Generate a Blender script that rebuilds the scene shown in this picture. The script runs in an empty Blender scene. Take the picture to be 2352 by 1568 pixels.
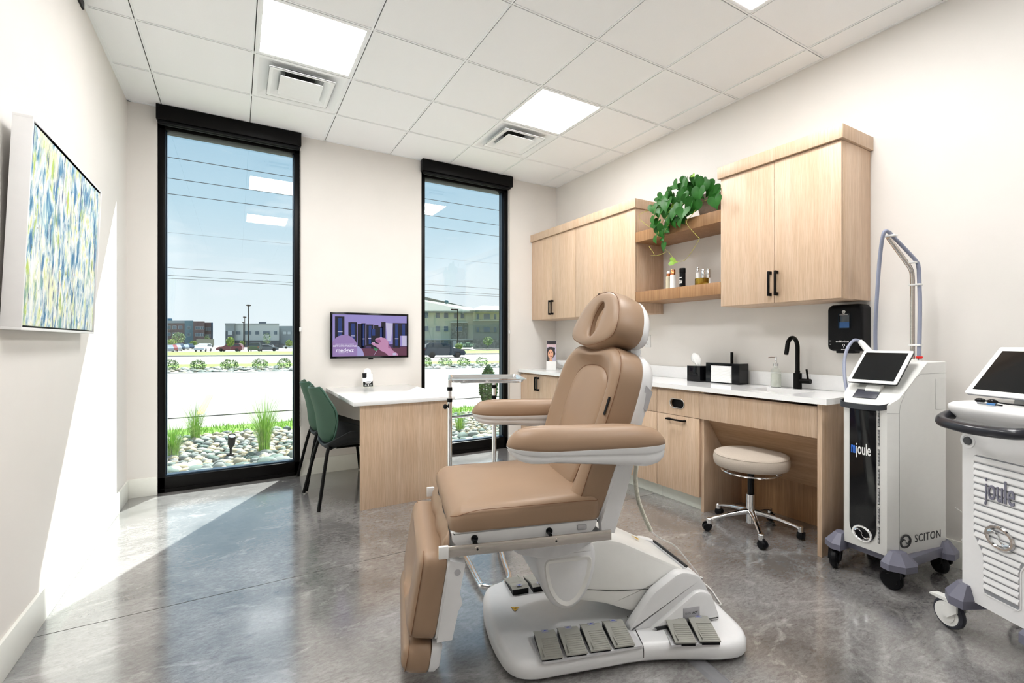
import bpy, bmesh, math, random
from mathutils import Vector, Matrix
R = random.Random(7)
PI = math.pi
C = bpy.context.scene.collection
SC = bpy.context.scene

# ------------------------------------------------------------------ camera
FPX, YAW, CAMZ = 1076.0, 0.531, 1.22
cam_d = bpy.data.cameras.new('camera'); cam = bpy.data.objects.new('camera', cam_d); C.objects.link(cam)
cam.location = (0, 0, CAMZ); cam.rotation_euler = (PI/2, 0, -YAW)
cam_d.sensor_width = 36; cam_d.lens = FPX/2352*36; cam_d.clip_start = .05; cam_d.clip_end = 900
SC.camera = cam
SC.view_settings.view_transform = 'Standard'; SC.view_settings.look = 'None'
SC.view_settings.exposure = 0.0; SC.view_settings.gamma = 1.0
SC.view_settings.use_curve_mapping = False

# ------------------------------------------------------------------ sky and sun
W = bpy.data.worlds.new('sky'); SC.world = W; W.use_nodes = True
nt = W.node_tree; nt.nodes.clear()
o_ = nt.nodes.new('ShaderNodeOutputWorld'); bg = nt.nodes.new('ShaderNodeBackground')
tc = nt.nodes.new('ShaderNodeTexCoord'); sp = nt.nodes.new('ShaderNodeSeparateXYZ')
cr = nt.nodes.new('ShaderNodeValToRGB')
nt.links.new(tc.outputs['Generated'], sp.inputs[0]); nt.links.new(sp.outputs['Z'], cr.inputs[0])
e = cr.color_ramp.elements
e[0].position = 0.0; e[0].color = (.97, .98, .99, 1)
e[1].position = 1.0; e[1].color = (.13, .33, .62, 1)
for p, c in ((.12, (.88, .94, .97, 1)), (.24, (.59, .76, .86, 1)), (.38, (.40, .59, .74, 1))):
    q = e.new(p); q.color = c
# thin clouds low in the sky
mp = nt.nodes.new('ShaderNodeMapping'); mp.inputs['Scale'].default_value = (3, 3, 14)
nz = nt.nodes.new('ShaderNodeTexNoise'); nz.inputs['Scale'].default_value = 2.2; nz.inputs['Detail'].default_value = 7
cr2 = nt.nodes.new('ShaderNodeValToRGB'); cr2.color_ramp.elements[0].position = .56; cr2.color_ramp.elements[1].position = .80
mxs = nt.nodes.new('ShaderNodeMixRGB'); mxs.inputs['Color2'].default_value = (.95, .97, 1, 1)
nt.links.new(tc.outputs['Generated'], mp.inputs[0]); nt.links.new(mp.outputs[0], nz.inputs['Vector'])
nt.links.new(nz.outputs['Fac'], cr2.inputs[0]); nt.links.new(cr2.outputs[0], mxs.inputs['Fac'])
nt.links.new(cr.outputs[0], mxs.inputs['Color1']); nt.links.new(mxs.outputs[0], bg.inputs[0])
bg.inputs[1].default_value = 1.15; nt.links.new(bg.outputs[0], o_.inputs[0])
sun_d = bpy.data.lights.new('sun', 'SUN'); sun = bpy.data.objects.new('sun', sun_d); C.objects.link(sun)
sun_d.energy = 20.0; sun_d.angle = .009; sun_d.color = (1, .955, .88)
sun.rotation_euler = Vector((-.508, -.861, -1.163)).to_track_quat('-Z', 'Y').to_euler(); sun.location = (5, 14, 12)
PANEL_W = 31.5      # radiance of the ceiling panels

# ------------------------------------------------------------------ pixel -> world helpers (used only to read positions)
_c, _s = math.cos(YAW), math.sin(YAW)
def ray(u, v):
    r = (u-1176)/FPX; w = (784-v)/FPX
    return (r*_c+_s, -r*_s+_c, w)
def atz(u, v, z): d = ray(u, v); t = (z-CAMZ)/d[2]; return Vector((d[0]*t, d[1]*t, z))
def atx(u, v, x): d = ray(u, v); t = x/d[0]; return Vector((x, d[1]*t, CAMZ+d[2]*t))
def aty(u, v, y): d = ray(u, v); t = y/d[1]; return Vector((d[0]*t, y, CAMZ+d[2]*t))
def atd(u, v, D): d = ray(u, v); return Vector((d[0]*D, d[1]*D, CAMZ+d[2]*D))

# ------------------------------------------------------------------ materials
MC = {}
def rgb(h):
    h = h.lstrip('#'); v = [int(h[i:i+2], 16)/255 for i in (0, 2, 4)]
    return tuple(((x/12.92) if x <= .04045 else ((x+.055)/1.055)**2.4) for x in v)
def mat(name, col, rough=.5, metal=0, spec=.5, var=.05, vscale=30, bump=0, bscale=200, coat=0, alpha=None, stretch=(1, 1, 1), emit=0, trans=0, ior=1.45):
    if name in MC: return MC[name]
    if isinstance(col, str): col = rgb(col)
    m = bpy.data.materials.new(name); m.use_nodes = True; n = m.node_tree; b = n.nodes['Principled BSDF']
    t = n.nodes.new('ShaderNodeTexCoord'); mpn = n.nodes.new('ShaderNodeMapping'); mpn.inputs['Scale'].default_value = stretch
    n.links.new(t.outputs['Object'], mpn.inputs[0])
    z = n.nodes.new('ShaderNodeTexNoise'); z.inputs['Scale'].default_value = vscale; z.inputs['Detail'].default_value = 4
    n.links.new(mpn.outputs[0], z.inputs['Vector'])
    r = n.nodes.new('ShaderNodeValToRGB'); r.color_ramp.elements[0].position = .3; r.color_ramp.elements[1].position = .7
    r.color_ramp.elements[0].color = tuple(x*(1-var) for x in col)+(1,); r.color_ramp.elements[1].color = tuple(min(1, x*(1+var)) for x in col)+(1,)
    n.links.new(z.outputs['Fac'], r.inputs[0]); n.links.new(r.outputs[0], b.inputs['Base Color'])
    b.inputs['Roughness'].default_value = rough; b.inputs['Metallic'].default_value = metal
    b.inputs['Specular IOR Level'].default_value = spec; b.inputs['IOR'].default_value = ior
    if coat: b.inputs['Coat Weight'].default_value = coat; b.inputs['Coat Roughness'].default_value = .08
    if trans: b.inputs['Transmission Weight'].default_value = trans
    if emit: n.links.new(r.outputs[0], b.inputs['Emission Color']); b.inputs['Emission Strength'].default_value = emit
    if bump:
        z2 = n.nodes.new('ShaderNodeTexNoise'); z2.inputs['Scale'].default_value = bscale; z2.inputs['Detail'].default_value = 3
        bp = n.nodes.new('ShaderNodeBump'); bp.inputs['Strength'].default_value = bump; bp.inputs['Distance'].default_value = .002
        n.links.new(mpn.outputs[0], z2.inputs['Vector']); n.links.new(z2.outputs['Fac'], bp.inputs['Height']); n.links.new(bp.outputs[0], b.inputs['Normal'])
    MC[name] = m; return m

def wood(name, light, mid, dark, axis='z', rough=.42, seed=0):
    if name in MC: return MC[name]
    m = bpy.data.materials.new(name); m.use_nodes = True; n = m.node_tree; b = n.nodes['Principled BSDF']
    t = n.nodes.new('ShaderNodeTexCoord'); L = n.links.new
    st = {'z': (1, 1, .035), 'y': (1, .035, 1), 'x': (.035, 1, 1)}[axis]
    def layer(scale, det, off, dist=0):
        mpn = n.nodes.new('ShaderNodeMapping'); mpn.inputs['Scale'].default_value = st; mpn.inputs['Location'].default_value = (off+seed, off*.7, 0)
        L(t.outputs['Object'], mpn.inputs[0])
        z = n.nodes.new('ShaderNodeTexNoise'); z.inputs['Scale'].default_value = scale; z.inputs['Detail'].default_value = det; z.inputs['Distortion'].default_value = dist
        L(mpn.outputs[0], z.inputs['Vector']); return z
    a = layer(16, 3, 0, .25); bb = layer(95, 4, 5); c2 = layer(330, 2, 9)
    r = n.nodes.new('ShaderNodeValToRGB'); r.color_ramp.elements[0].position = .28; r.color_ramp.elements[1].position = .72
    r.color_ramp.elements[0].color = rgb(mid)+(1,); r.color_ramp.elements[1].color = rgb(light)+(1,); L(a.outputs['Fac'], r.inputs[0])
    r2 = n.nodes.new('ShaderNodeValToRGB'); r2.color_ramp.elements[0].position = .34; r2.color_ramp.elements[0].color = (1, 1, 1, 1)
    r2.color_ramp.elements[1].position = .66; r2.color_ramp.elements[1].color = (0, 0, 0, 1); L(bb.outputs['Fac'], r2.inputs[0])
    mu = n.nodes.new('ShaderNodeMath'); mu.operation = 'MULTIPLY'; mu.inputs[1].default_value = .46; L(r2.outputs[0], mu.inputs[0])
    x = n.nodes.new('ShaderNodeMixRGB'); x.inputs['Color2'].default_value = rgb(dark)+(1,); L(mu.outputs[0], x.inputs['Fac']); L(r.outputs[0], x.inputs['Color1'])
    r3 = n.nodes.new('ShaderNodeValToRGB'); r3.color_ramp.elements[0].position = .40; r3.color_ramp.elements[0].color = (.80, .77, .74, 1); r3.color_ramp.elements[1].position = .55
    r3.color_ramp.elements[1].color = (1, 1, 1, 1); L(c2.outputs['Fac'], r3.inputs[0])
    y = n.nodes.new('ShaderNodeMixRGB'); y.blend_type = 'MULTIPLY'; y.inputs['Fac'].default_value = .5; L(x.outputs[0], y.inputs['Color1']); L(r3.outputs[0], y.inputs['Color2'])
    L(y.outputs[0], b.inputs['Base Color']); b.inputs['Roughness'].default_value = rough; b.inputs['Specular IOR Level'].default_value = .35
    MC[name] = m; return m

def glassmat(name, tint=(.86, .95, .97), refl=1.0, f0=.06):
    if name in MC: return MC[name]
    m = bpy.data.materials.new(name); m.use_nodes = True; n = m.node_tree; n.nodes.clear()
    o = n.nodes.new('ShaderNodeOutputMaterial'); t = n.nodes.new('ShaderNodeBsdfTransparent'); g = n.nodes.new('ShaderNodeBsdfGlossy'); x = n.nodes.new('ShaderNodeMixShader')
    f = n.nodes.new('ShaderNodeFresnel'); f.inputs[0].default_value = 1.5
    nz = n.nodes.new('ShaderNodeTexNoise'); nz.inputs['Scale'].default_value = 1.2
    rr = n.nodes.new('ShaderNodeValToRGB'); rr.color_ramp.elements[0].color = tuple(v*.985 for v in tint)+(1,); rr.color_ramp.elements[1].color = tuple(tint)+(1,)
    n.links.new(nz.outputs['Fac'], rr.inputs[0]); n.links.new(rr.outputs[0], t.inputs[0])
    g.inputs['Roughness'].default_value = 0.0; g.inputs[0].default_value = (refl, refl, refl, 1)
    ge = n.nodes.new('ShaderNodeNewGeometry'); mr = n.nodes.new('ShaderNodeMapRange'); mr.inputs['To Min'].default_value = 1.5; mr.inputs['To Max'].default_value = 1/1.5
    n.links.new(ge.outputs['Backfacing'], mr.inputs['Value']); n.links.new(mr.outputs[0], f.inputs[0])
    ml = n.nodes.new('ShaderNodeMath'); ml.operation = 'MULTIPLY'; ml.inputs[1].default_value = f0/.04
    n.links.new(f.outputs[0], ml.inputs[0]); n.links.new(ml.outputs[0], x.inputs[0])
    n.links.new(t.outputs[0], x.inputs[1]); n.links.new(g.outputs[0], x.inputs[2]); n.links.new(x.outputs[0], o.inputs[0])
    MC[name] = m; return m

def concrete():
    m = bpy.data.materials.new('polished_concrete'); m.use_nodes = True; n = m.node_tree; b = n.nodes['Principled BSDF']; L = n.links.new
    t = n.nodes.new('ShaderNodeTexCoord')
    def nz(scale, det, dist=0, st=(1, 1, 1), rough=.55, rot=0):
        mpn = n.nodes.new('ShaderNodeMapping'); mpn.inputs['Scale'].default_value = st; mpn.inputs['Rotation'].default_value = (0, 0, rot); L(t.outputs['Object'], mpn.inputs[0])
        z = n.nodes.new('ShaderNodeTexNoise'); z.inputs['Scale'].default_value = scale; z.inputs['Detail'].default_value = det; z.inputs['Distortion'].default_value = dist; z.inputs['Roughness'].default_value = rough
        L(mpn.outputs[0], z.inputs['Vector']); return z.outputs['Fac']
    def ramp(i, a, b_, ca, cb):
        r = n.nodes.new('ShaderNodeValToRGB'); r.color_ramp.elements[0].position = a; r.color_ramp.elements[1].position = b_
        r.color_ramp.elements[0].color = tuple(ca)+(1,); r.color_ramp.elements[1].color = tuple(cb)+(1,); L(i, r.inputs[0]); return r.outputs[0]
    def mix(f, a, b_, mode='MIX'):
        x = n.nodes.new('ShaderNodeMixRGB'); x.blend_type = mode
        if isinstance(f, float): x.inputs['Fac'].default_value = f
        else: L(f, x.inputs['Fac'])
        L(a, x.inputs['Color1']); L(b_, x.inputs['Color2']); return x.outputs[0]
    base = ramp(nz(1.6, 8, .6, rough=.6), .34, .66, rgb('696867'), rgb('9a9897'))
    fine = ramp(nz(30, 10, .5, (1, 2.2, 1), .82, .45), .40, .60, (.66, .64, .63), (1.16, 1.16, 1.16))
    c1 = mix(.85, base, fine, 'MULTIPLY')
    strk = ramp(nz(9, 7, 1.2, (1, 3.2, 1), .72, .5), .54, .70, (1, 1, 1), (.60, .57, .56))
    c2 = mix(.8, c1, strk, 'MULTIPLY')
    spk = ramp(nz(120, 2), .63, .70, (1, 1, 1), (.62, .6, .6)); c3 = mix(.7, c2, spk, 'MULTIPLY')
    pale = ramp(nz(3.4, 9, 1.6, (1, 1.6, 1), .7, -.4), .56, .72, (0, 0, 0), (1, 1, 1))
    w = n.nodes.new('ShaderNodeRGB'); w.outputs[0].default_value = rgb('c2c0be')+(1,)
    f = n.nodes.new('ShaderNodeMath'); f.operation = 'MULTIPLY'; f.inputs[1].default_value = .55; L(pale, f.inputs[0])
    c4 = mix(f.outputs[0], c3, w.outputs[0])
    L(c4, b.inputs['Base Color'])
    rr = ramp(nz(6, 5), .3, .7, (.13, .13, .13), (.23, .23, .23)); L(rr, b.inputs['Roughness'])
    b.inputs['Specular IOR Level'].default_value = .6; b.inputs['Coat Weight'].default_value = 1.0; b.inputs['Coat Roughness'].default_value = .13; b.inputs['Coat IOR'].default_value = 1.95
    bp = n.nodes.new('ShaderNodeBump'); bp.inputs['Strength'].default_value = .05; bp.inputs['Distance'].default_value = .002; L(nz(60, 4), bp.inputs['Height']); L(bp.outputs[0], b.inputs['Normal'])
    return m

def painting_mat():
    m = bpy.data.materials.new('abstract_paint'); m.use_nodes = True; n = m.node_tree; b = n.nodes['Principled BSDF']; L = n.links.new
    t = n.nodes.new('ShaderNodeTexCoord')
    def nz(scale, det, st, dist=0, off=0):
        mpn = n.nodes.new('ShaderNodeMapping'); mpn.inputs['Scale'].default_value = st; mpn.inputs['Location'].default_value = (0, off, off*.3); L(t.outputs['Object'], mpn.inputs[0])
        z = n.nodes.new('ShaderNodeTexNoise'); z.inputs['Scale'].default_value = scale; z.inputs['Detail'].default_value = det; z.inputs['Distortion'].default_value = dist; z.inputs['Roughness'].default_value = .6
        L(mpn.outputs[0], z.inputs['Vector']); return z.outputs['Fac']
    def ramp(i, pts):
        r = n.nodes.new('ShaderNodeValToRGB'); el = r.color_ramp.elements
        el[0].position, el[0].color = pts[0][0], tuple(pts[0][1])+(1,); el[1].position, el[1].color = pts[-1][0], tuple(pts[-1][1])+(1,)
        for p, c in pts[1:-1]: q = el.new(p); q.color = tuple(c)+(1,)
        L(i, r.inputs[0]); return r.outputs[0]
    st = (1, 1, .34)
    base = ramp(nz(15, 8, st, .35), [(.28, rgb('16507f')), (.38, rgb('2d74a8')), (.44, rgb('7fb0c6')), (.48, rgb('cfe4e4')), (.53, rgb('f1f3ea')), (.57, rgb('dbe6a8')), (.63, rgb('86b08c')), (.74, rgb('2d6c8e'))])
    c2 = ramp(nz(24, 8, st, .5, 9), [(.30, rgb('134b7e')), (.40, rgb('3f86ae')), (.47, rgb('c3d6dc')), (.55, rgb('fafaf4')), (.61, rgb('e9e9a8')), (.67, rgb('9cbb5a')), (.75, rgb('1f5a80'))])
    def mask(scale, st_, off, a, b_):
        return ramp(nz(scale, 6, st_, .3, off), [(a, (0, 0, 0)), (b_, (1, 1, 1))])
    def mix(f, a, b_):
        x = n.nodes.new('ShaderNodeMixRGB'); L(f, x.inputs['Fac']); L(a, x.inputs['Color1']); L(b_, x.inputs['Color2']); return x.outputs[0]
    def flat(h): q = n.nodes.new('ShaderNodeRGB'); q.outputs[0].default_value = rgb(h)+(1,); return q.outputs[0]
    k = mix(mask(9, (1, 1, .5), 4, .45, .52), base, c2)
    k = mix(mask(5.5, (1, 1, .45), 77, .57, .66), k, flat('eef2ee'))
    k = mix(mask(12, (1, 1, .30), 51, .57, .66), k, flat('2a6fa4'))
    k = mix(mask(7, (1, 1, .5), 101, .58, .68), k, flat('eef0c8'))
    k = mix(mask(9, (1, 1, .4), 121, .60, .68), k, flat('6fa596'))
    k = mix(mask(14, (1, 1, .5), 21, .67, .72), k, flat('e8b09a'))
    k = mix(mask(30, (1, 1, .16), 31, .61, .65), k, flat('f6f7f4'))
    k = mix(mask(21, (1, 1, .3), 61, .62, .66), k, flat('b8cf62'))
    k = mix(mask(34, (1, 1, .12), 41, .60, .64), k, flat('174e80'))
    k = mix(mask(40, (1, 1, .6), 91, .66, .70), k, flat('3a4f3c'))
    L(k, b.inputs['Base Color']); b.inputs['Roughness'].default_value = .5
    bp = n.nodes.new('ShaderNodeBump'); bp.inputs['Strength'].default_value = .35; bp.inputs['Distance'].default_value = .003; L(nz(34, 5, (1, 1, .2)), bp.inputs['Height']); L(bp.outputs[0], b.inputs['Normal'])
    return m

WALL = mat('wall_paint', (.765, .735, .70), .62, var=.015, vscale=3, bump=.12, bscale=500)
TRIMM = mat('trim_paint', (.80, .80, .74), .35, var=.01)
CEIL = mat('ceiling_tile', (.95, .96, .975), .85, var=.015, vscale=300, bump=.15, bscale=900)
GRID = mat('grid_white', (.93, .945, .96), .45, var=.01)
BLACKM = mat('black_metal', (.0035, .003, .003), .36, var=.1, spec=.14)
BLACKG = mat('black_gloss', (.004, .004, .005), .10, var=.05, spec=.25, coat=.08)
BLACKP = mat('black_plastic', (.005, .005, .006), .42, var=.1, spec=.16)
SLIT = mat('dark_slit', (.03, .03, .03), .8)
OAK = wood('light_oak_laminate', 'dcc4ac', 'd1b497', 'be9d7e')
OAKY = wood('light_oak_laminate_cross', 'dcc4ac', 'd1b497', 'be9d7e')
OAKSHADE = wood('oak_shaded', 'b9987a', 'a98768', '8f6f52', 'y')  # oak darkened: the knee space shade is put into the colour
WALNUT = wood('walnut_laminate', 'b58d66', 'a07750', '7d563a', seed=3)
QUARTZ = mat('white_quartz', (.90, .90, .90), .12, var=.012, vscale=60, coat=.2)
FLOORM = concrete()
CHROME = mat('chrome', (.80, .80, .81), .09, metal=1, var=.02)
STEEL = mat('brushed_steel', (.62, .58, .54), .24, metal=1, var=.08, stretch=(1, 1, 20))
LEATHER = mat('tan_leather', rgb('9a7f67'), .40, var=.03, vscale=6, bump=.10, bscale=900, spec=.45)
STITCH = mat('stitching', rgb('7e573c'), .7)
SHELL = mat('white_plastic', (.76, .765, .775), .30, var=.01, coat=.15)
SHELL2 = mat('warm_white_plastic', (.80, .80, .775), .32, var=.01)
GREYP = mat('grey_pedal_plastic', rgb('9b9b94'), .5, var=.05, bump=.2, bscale=600)
GREENF = mat('green_velvet', rgb('284a38'), .62, var=.06, vscale=8, bump=.15, bscale=900)
BLACKF = mat('black_upholstery', (.007, .008, .009), .55, var=.1, bump=.1, bscale=800)
GREYL = mat('slate_plastic', rgb('6d6d7c'), .42, var=.03)
NAVY = mat('navy_grip', rgb('1b1c26'), .28, var=.05, coat=.3)
HOSE = mat('blue_grey_hose', rgb('8f94a8'), .35, var=.03)
FABRIC = mat('oatmeal_fabric', rgb('b9ada0'), .85, var=.12, vscale=500, bump=.4, bscale=700)
LEAF = mat('philodendron_leaf', rgb('22561a'), .45, var=.4, vscale=9, spec=.25)
LEAF2 = mat('young_leaf', rgb('7fa83a'), .4, var=.2, vscale=12)
VINE = mat('vine', rgb('a7a24e'), .6, var=.2)
POTM = mat('stone_pot', rgb('b3a294'), .85, var=.12, vscale=90, bump=.5, bscale=200)
WHITEM = mat('white_ceramic', (.80, .80, .79), .25, var=.01)
PAPER = mat('white_paper', (.86, .86, .85), .8, var=.02)
BRASS = mat('brass', rgb('a88a3c'), .22, metal=1, var=.06)
COPPER = mat('rose_copper', rgb('d78a5c'), .2, metal=1)
CLEAR = glassmat('clear_glass', (.95, .97, .95))
WGLASS = glassmat('window_glass', (.89, .94, .955), 1.0, .05)
SCREENB = mat('dark_screen', (.006, .007, .008), .08, var=.05, spec=.3)

# ------------------------------------------------------------------ mesh helpers
class B:
    def __init__(s): s.bm = bmesh.new(); s.mi = 0; s.M = Matrix.Identity(4)
    def _add(s, vs, fs):
        v = [s.bm.verts.new(s.M @ Vector(p)) for p in vs]; out = []
        for f in fs:
            try: q = s.bm.faces.new([v[i] for i in f]); q.material_index = s.mi; out.append(q)
            except ValueError: pass
        return v, out
    def box(s, x0, x1, y0, y1, z0, z1, bev=0, seg=2):
        vs = [(x0, y0, z0), (x1, y0, z0), (x1, y1, z0), (x0, y1, z0), (x0, y0, z1), (x1, y0, z1), (x1, y1, z1), (x0, y1, z1)]
        v, f = s._add(vs, [(3, 2, 1, 0), (4, 5, 6, 7), (0, 1, 5, 4), (1, 2, 6, 5), (2, 3, 7, 6), (3, 0, 4, 7)])
        if bev > 0:
            es = list({e for q in f for e in q.edges})
            r = bmesh.ops.bevel(s.bm, geom=es, offset=bev, segments=seg, profile=.5, affect='EDGES')
            for q in r['faces']: q.material_index = s.mi
        return s
    def cbox(s, c, d, bev=0, rot=None):
        old = s.M.copy(); s.M = s.M @ Matrix.Translation(Vector(c)) @ (rot.to_4x4() if rot else Matrix.Identity(4))
        s.box(-d[0]/2, d[0]/2, -d[1]/2, d[1]/2, -d[2]/2, d[2]/2, bev); s.M = old; return s
    def rings(s, rings, cap0=True, cap1=True, closed=True):
        n = len(rings[0]); vs = []
        for r in rings: vs += [s.bm.verts.new(s.M @ Vector(p)) for p in r]
        m = n if closed else n-1
        for k in range(len(rings)-1):
            for i in range(m):
                j = (i+1) % n
                try: f = s.bm.faces.new((vs[k*n+i], vs[k*n+j], vs[(k+1)*n+j], vs[(k+1)*n+i])); f.material_index = s.mi
                except ValueError: pass
        for cap, base, rev in ((cap0, 0, True), (cap1, (len(rings)-1)*n, False)):
            if cap and n > 2:
                l = vs[base:base+n]; l = l[::-1] if rev else l
                try: f = s.bm.faces.new(l); f.material_index = s.mi
                except ValueError: pass
        return s
    def cyl(s, p0, p1, r, r2=None, n=20, cap=True):
        p0, p1 = Vector(p0), Vector(p1); d = (p1-p0); r2 = r if r2 is None else r2
        a = d.orthogonal().normalized(); b = d.normalized().cross(a)
        R_ = [[p + a*(q*math.cos(2*PI*i/n)) + b*(q*math.sin(2*PI*i/n)) for i in range(n)] for p, q in ((p0, r), (p1, r2))]
        return s.rings(R_, cap, cap)
    def lathe(s, prof, c=(0, 0, 0), n=32, cap=True):
        c = Vector(c)
        return s.rings([[c+Vector((r*math.cos(2*PI*i/n), r*math.sin(2*PI*i/n), z)) for i in range(n)] for r, z in prof], cap, cap)
    def tube(s, pts, r, n=10, smooth=0, cap=True, rf=None):
        P = [Vector(p) for p in pts]
        if smooth: P = spline(P, smooth, False)
        T = [(P[min(i+1, len(P)-1)]-P[max(i-1, 0)]).normalized() for i in range(len(P))]
        a = T[0].orthogonal().normalized(); R_ = []
        for i, p in enumerate(P):
            a = (a - T[i]*a.dot(T[i]));
            a = a.normalized() if a.length > 1e-6 else T[i].orthogonal().normalized()
            b = T[i].cross(a); q = rf(i, len(P)) if rf else r
            R_.append([p+a*(q*math.cos(2*PI*k/n))+b*(q*math.sin(2*PI*k/n)) for k in range(n)])
        return s.rings(R_, cap, cap)
    def prism(s, outline, z0, z1, axis='z', bev=0):
        def m(p, h): return {'z': (p[0], p[1], h), 'y': (p[0], h, p[1]), 'x': (h, p[0], p[1])}[axis]
        n = len(outline); vs = [m(p, z0) for p in outline]+[m(p, z1) for p in outline]
        fs = [tuple(range(n))[::-1], tuple(range(n, 2*n))]+[(i, (i+1) % n, n+(i+1) % n, n+i) for i in range(n)]
        v, f = s._add(vs, fs)
        if bev:
            es = list({e for q in f for e in q.edges}); r = bmesh.ops.bevel(s.bm, geom=es, offset=bev, segments=2, profile=.5, affect='EDGES')
            for q in r['faces']: q.material_index = s.mi
        return s
    def ico(s, c, r, sub=1, sc=(1, 1, 1)):
        r_ = bmesh.ops.create_icosphere(s.bm, subdivisions=sub, radius=r)
        for v in r_['verts']: v.co = s.M @ (Vector((v.co.x*sc[0], v.co.y*sc[1], v.co.z*sc[2]))+Vector(c))
        for v in r_['verts']:
            for f in v.link_faces: f.material_index = s.mi
        return s
    def sphere(s, c, r, u=20, v=12, sc=(1, 1, 1)):
        r_ = bmesh.ops.create_uvsphere(s.bm, u_segments=u, v_segments=v, radius=r)
        for q in r_['verts']: q.co = s.M @ (Vector((q.co.x*sc[0], q.co.y*sc[1], q.co.z*sc[2]))+Vector(c))
        for q in r_['verts']:
            for f in q.link_faces: f.material_index = s.mi
        return s
    def torus(s, c, R0, r, n=40, m=10, axis='z'):
        Q = []
        for i in range(n):
            a = 2*PI*i/n; ring = []
            for j in range(m):
                b = 2*PI*j/m; x, y, z = (R0+r*math.cos(b))*math.cos(a), (R0+r*math.cos(b))*math.sin(a), r*math.sin(b)
                ring.append(Vector(c)+Vector({'z': (x, y, z), 'y': (x, z, y), 'x': (z, x, y)}[axis]))
            Q.append(ring)
        Q.append(Q[0]); return s.rings(Q, False, False)
    def build(s, name, mats, parent=None, smooth=True, ang=.6, recalc=True):
        bmesh.ops.remove_doubles(s.bm, verts=s.bm.verts, dist=1e-6)
        if recalc: bmesh.ops.recalc_face_normals(s.bm, faces=s.bm.faces)
        for f in s.bm.faces: f.smooth = smooth
        if smooth:
            for ed in s.bm.edges:
                if len(ed.link_faces) == 2 and ed.calc_face_angle(0) > ang: ed.smooth = False
        me = bpy.data.meshes.new(name); s.bm.to_mesh(me); s.bm.free()
        for m in (mats if isinstance(mats, (list, tuple)) else [mats]): me.materials.append(m)
        o = bpy.data.objects.new(name, me); C.objects.link(o)
        if parent: o.parent = parent
        return o

def spline(P, k, closed=True):
    P = [Vector(p) for p in P]; n = len(P); out = []
    rng = range(n) if closed else range(n-1)
    for i in rng:
        if closed: a, b, c, d = P[(i-1) % n], P[i], P[(i+1) % n], P[(i+2) % n]
        else: a, b, c, d = P[max(i-1, 0)], P[i], P[i+1], P[min(i+2, n-1)]
        for j in range(k):
            t = j/k; out.append(.5*((2*b)+(-a+c)*t+(2*a-5*b+4*c-d)*t*t+(-a+3*b-3*c+d)*t**3))
    if not closed: out.append(P[-1])
    return out
def rrect(x0, x1, y0, y1, r, k=6):
    out = []
    for cx, cy, a0 in ((x1-r, y1-r, 0), (x0+r, y1-r, 90), (x0+r, y0+r, 180), (x1-r, y0+r, 270)):
        for i in range(k+1):
            a = math.radians(a0+90*i/k); out.append((cx+r*math.cos(a), cy+r*math.sin(a)))
    return out
def resamp(pts, n):
    P = [Vector((p[0], p[1])) for p in pts]; L = [0]
    for i in range(len(P)): L.append(L[-1]+(P[(i+1) % len(P)]-P[i]).length)
    out = []; j = 0
    for k in range(n):
        d = L[-1]*k/n
        while L[j+1] < d: j += 1
        t = (d-L[j])/max(L[j+1]-L[j], 1e-9); out.append(P[j].lerp(P[(j+1) % len(P)], t))
    return out
def inset(P, d):
    n = len(P); out = []
    ar = sum(P[i][0]*P[(i+1) % n][1]-P[(i+1) % n][0]*P[i][1] for i in range(n)); sg = 1 if ar > 0 else -1
    for i in range(n):
        t = Vector(P[(i+1) % n])-Vector(P[i-1]); t.normalize(); out.append(Vector((P[i][0]-t[1]*d*sg, P[i][1]+t[0]*d*sg)))
    return out
def lerpo(A, B_, t): return [Vector(a).lerp(Vector(b), t) for a, b in zip(A, B_)]
def slab(b, outline, layers, f, cap0=True, cap1=True, center=None):
    """layers: (inset, h); f(x, y, h) -> 3D point; optional list of (t, h) towards a centre point"""
    rr = [[f(p[0], p[1], h) for p in inset(outline, d)] for d, h in layers]
    if center:
        last = inset(outline, layers[-1][0]); cx = sum(p[0] for p in last)/len(last); cy = sum(p[1] for p in last)/len(last)
        for t, h in center: rr.append([f(p[0]+(cx-p[0])*t, p[1]+(cy-p[1])*t, h) for p in last])
    return b.rings(rr, cap0, cap1)

def thing(name, label, cat, loc=(0, 0, 0), rz=0, group=None):
    o = bpy.data.objects.new(name, None); C.objects.link(o); o.location = loc; o.rotation_euler = (0, 0, rz); o.empty_display_size = .1
    o['label'] = label; o['category'] = cat
    if group: o['group'] = group
    return o
def tag(o, label, cat, group=None, kind=None):
    o['label'] = label; o['category'] = cat
    if group: o['group'] = group
    if kind: o['kind'] = kind
    return o
def struct(o): o['kind'] = 'structure'; return o
def bx(name, x0, x1, y0, y1, z0, z1, m, parent=None, bev=0): return B().box(x0, x1, y0, y1, z0, z1, bev).build(name, m, parent)
def dup(root, loc=None, rz=None, label=None, group=None):
    r = root.copy(); C.objects.link(r)
    if loc is not None: r.location = loc
    if rz is not None: r.rotation_euler = (0, 0, rz)
    if label: r['label'] = label
    if group: r['group'] = group
    for ch in list(root.children):
        c = ch.copy(); C.objects.link(c); c.parent = r
        for g in list(ch.children): d = g.copy(); C.objects.link(d); d.parent = c
    return r
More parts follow.
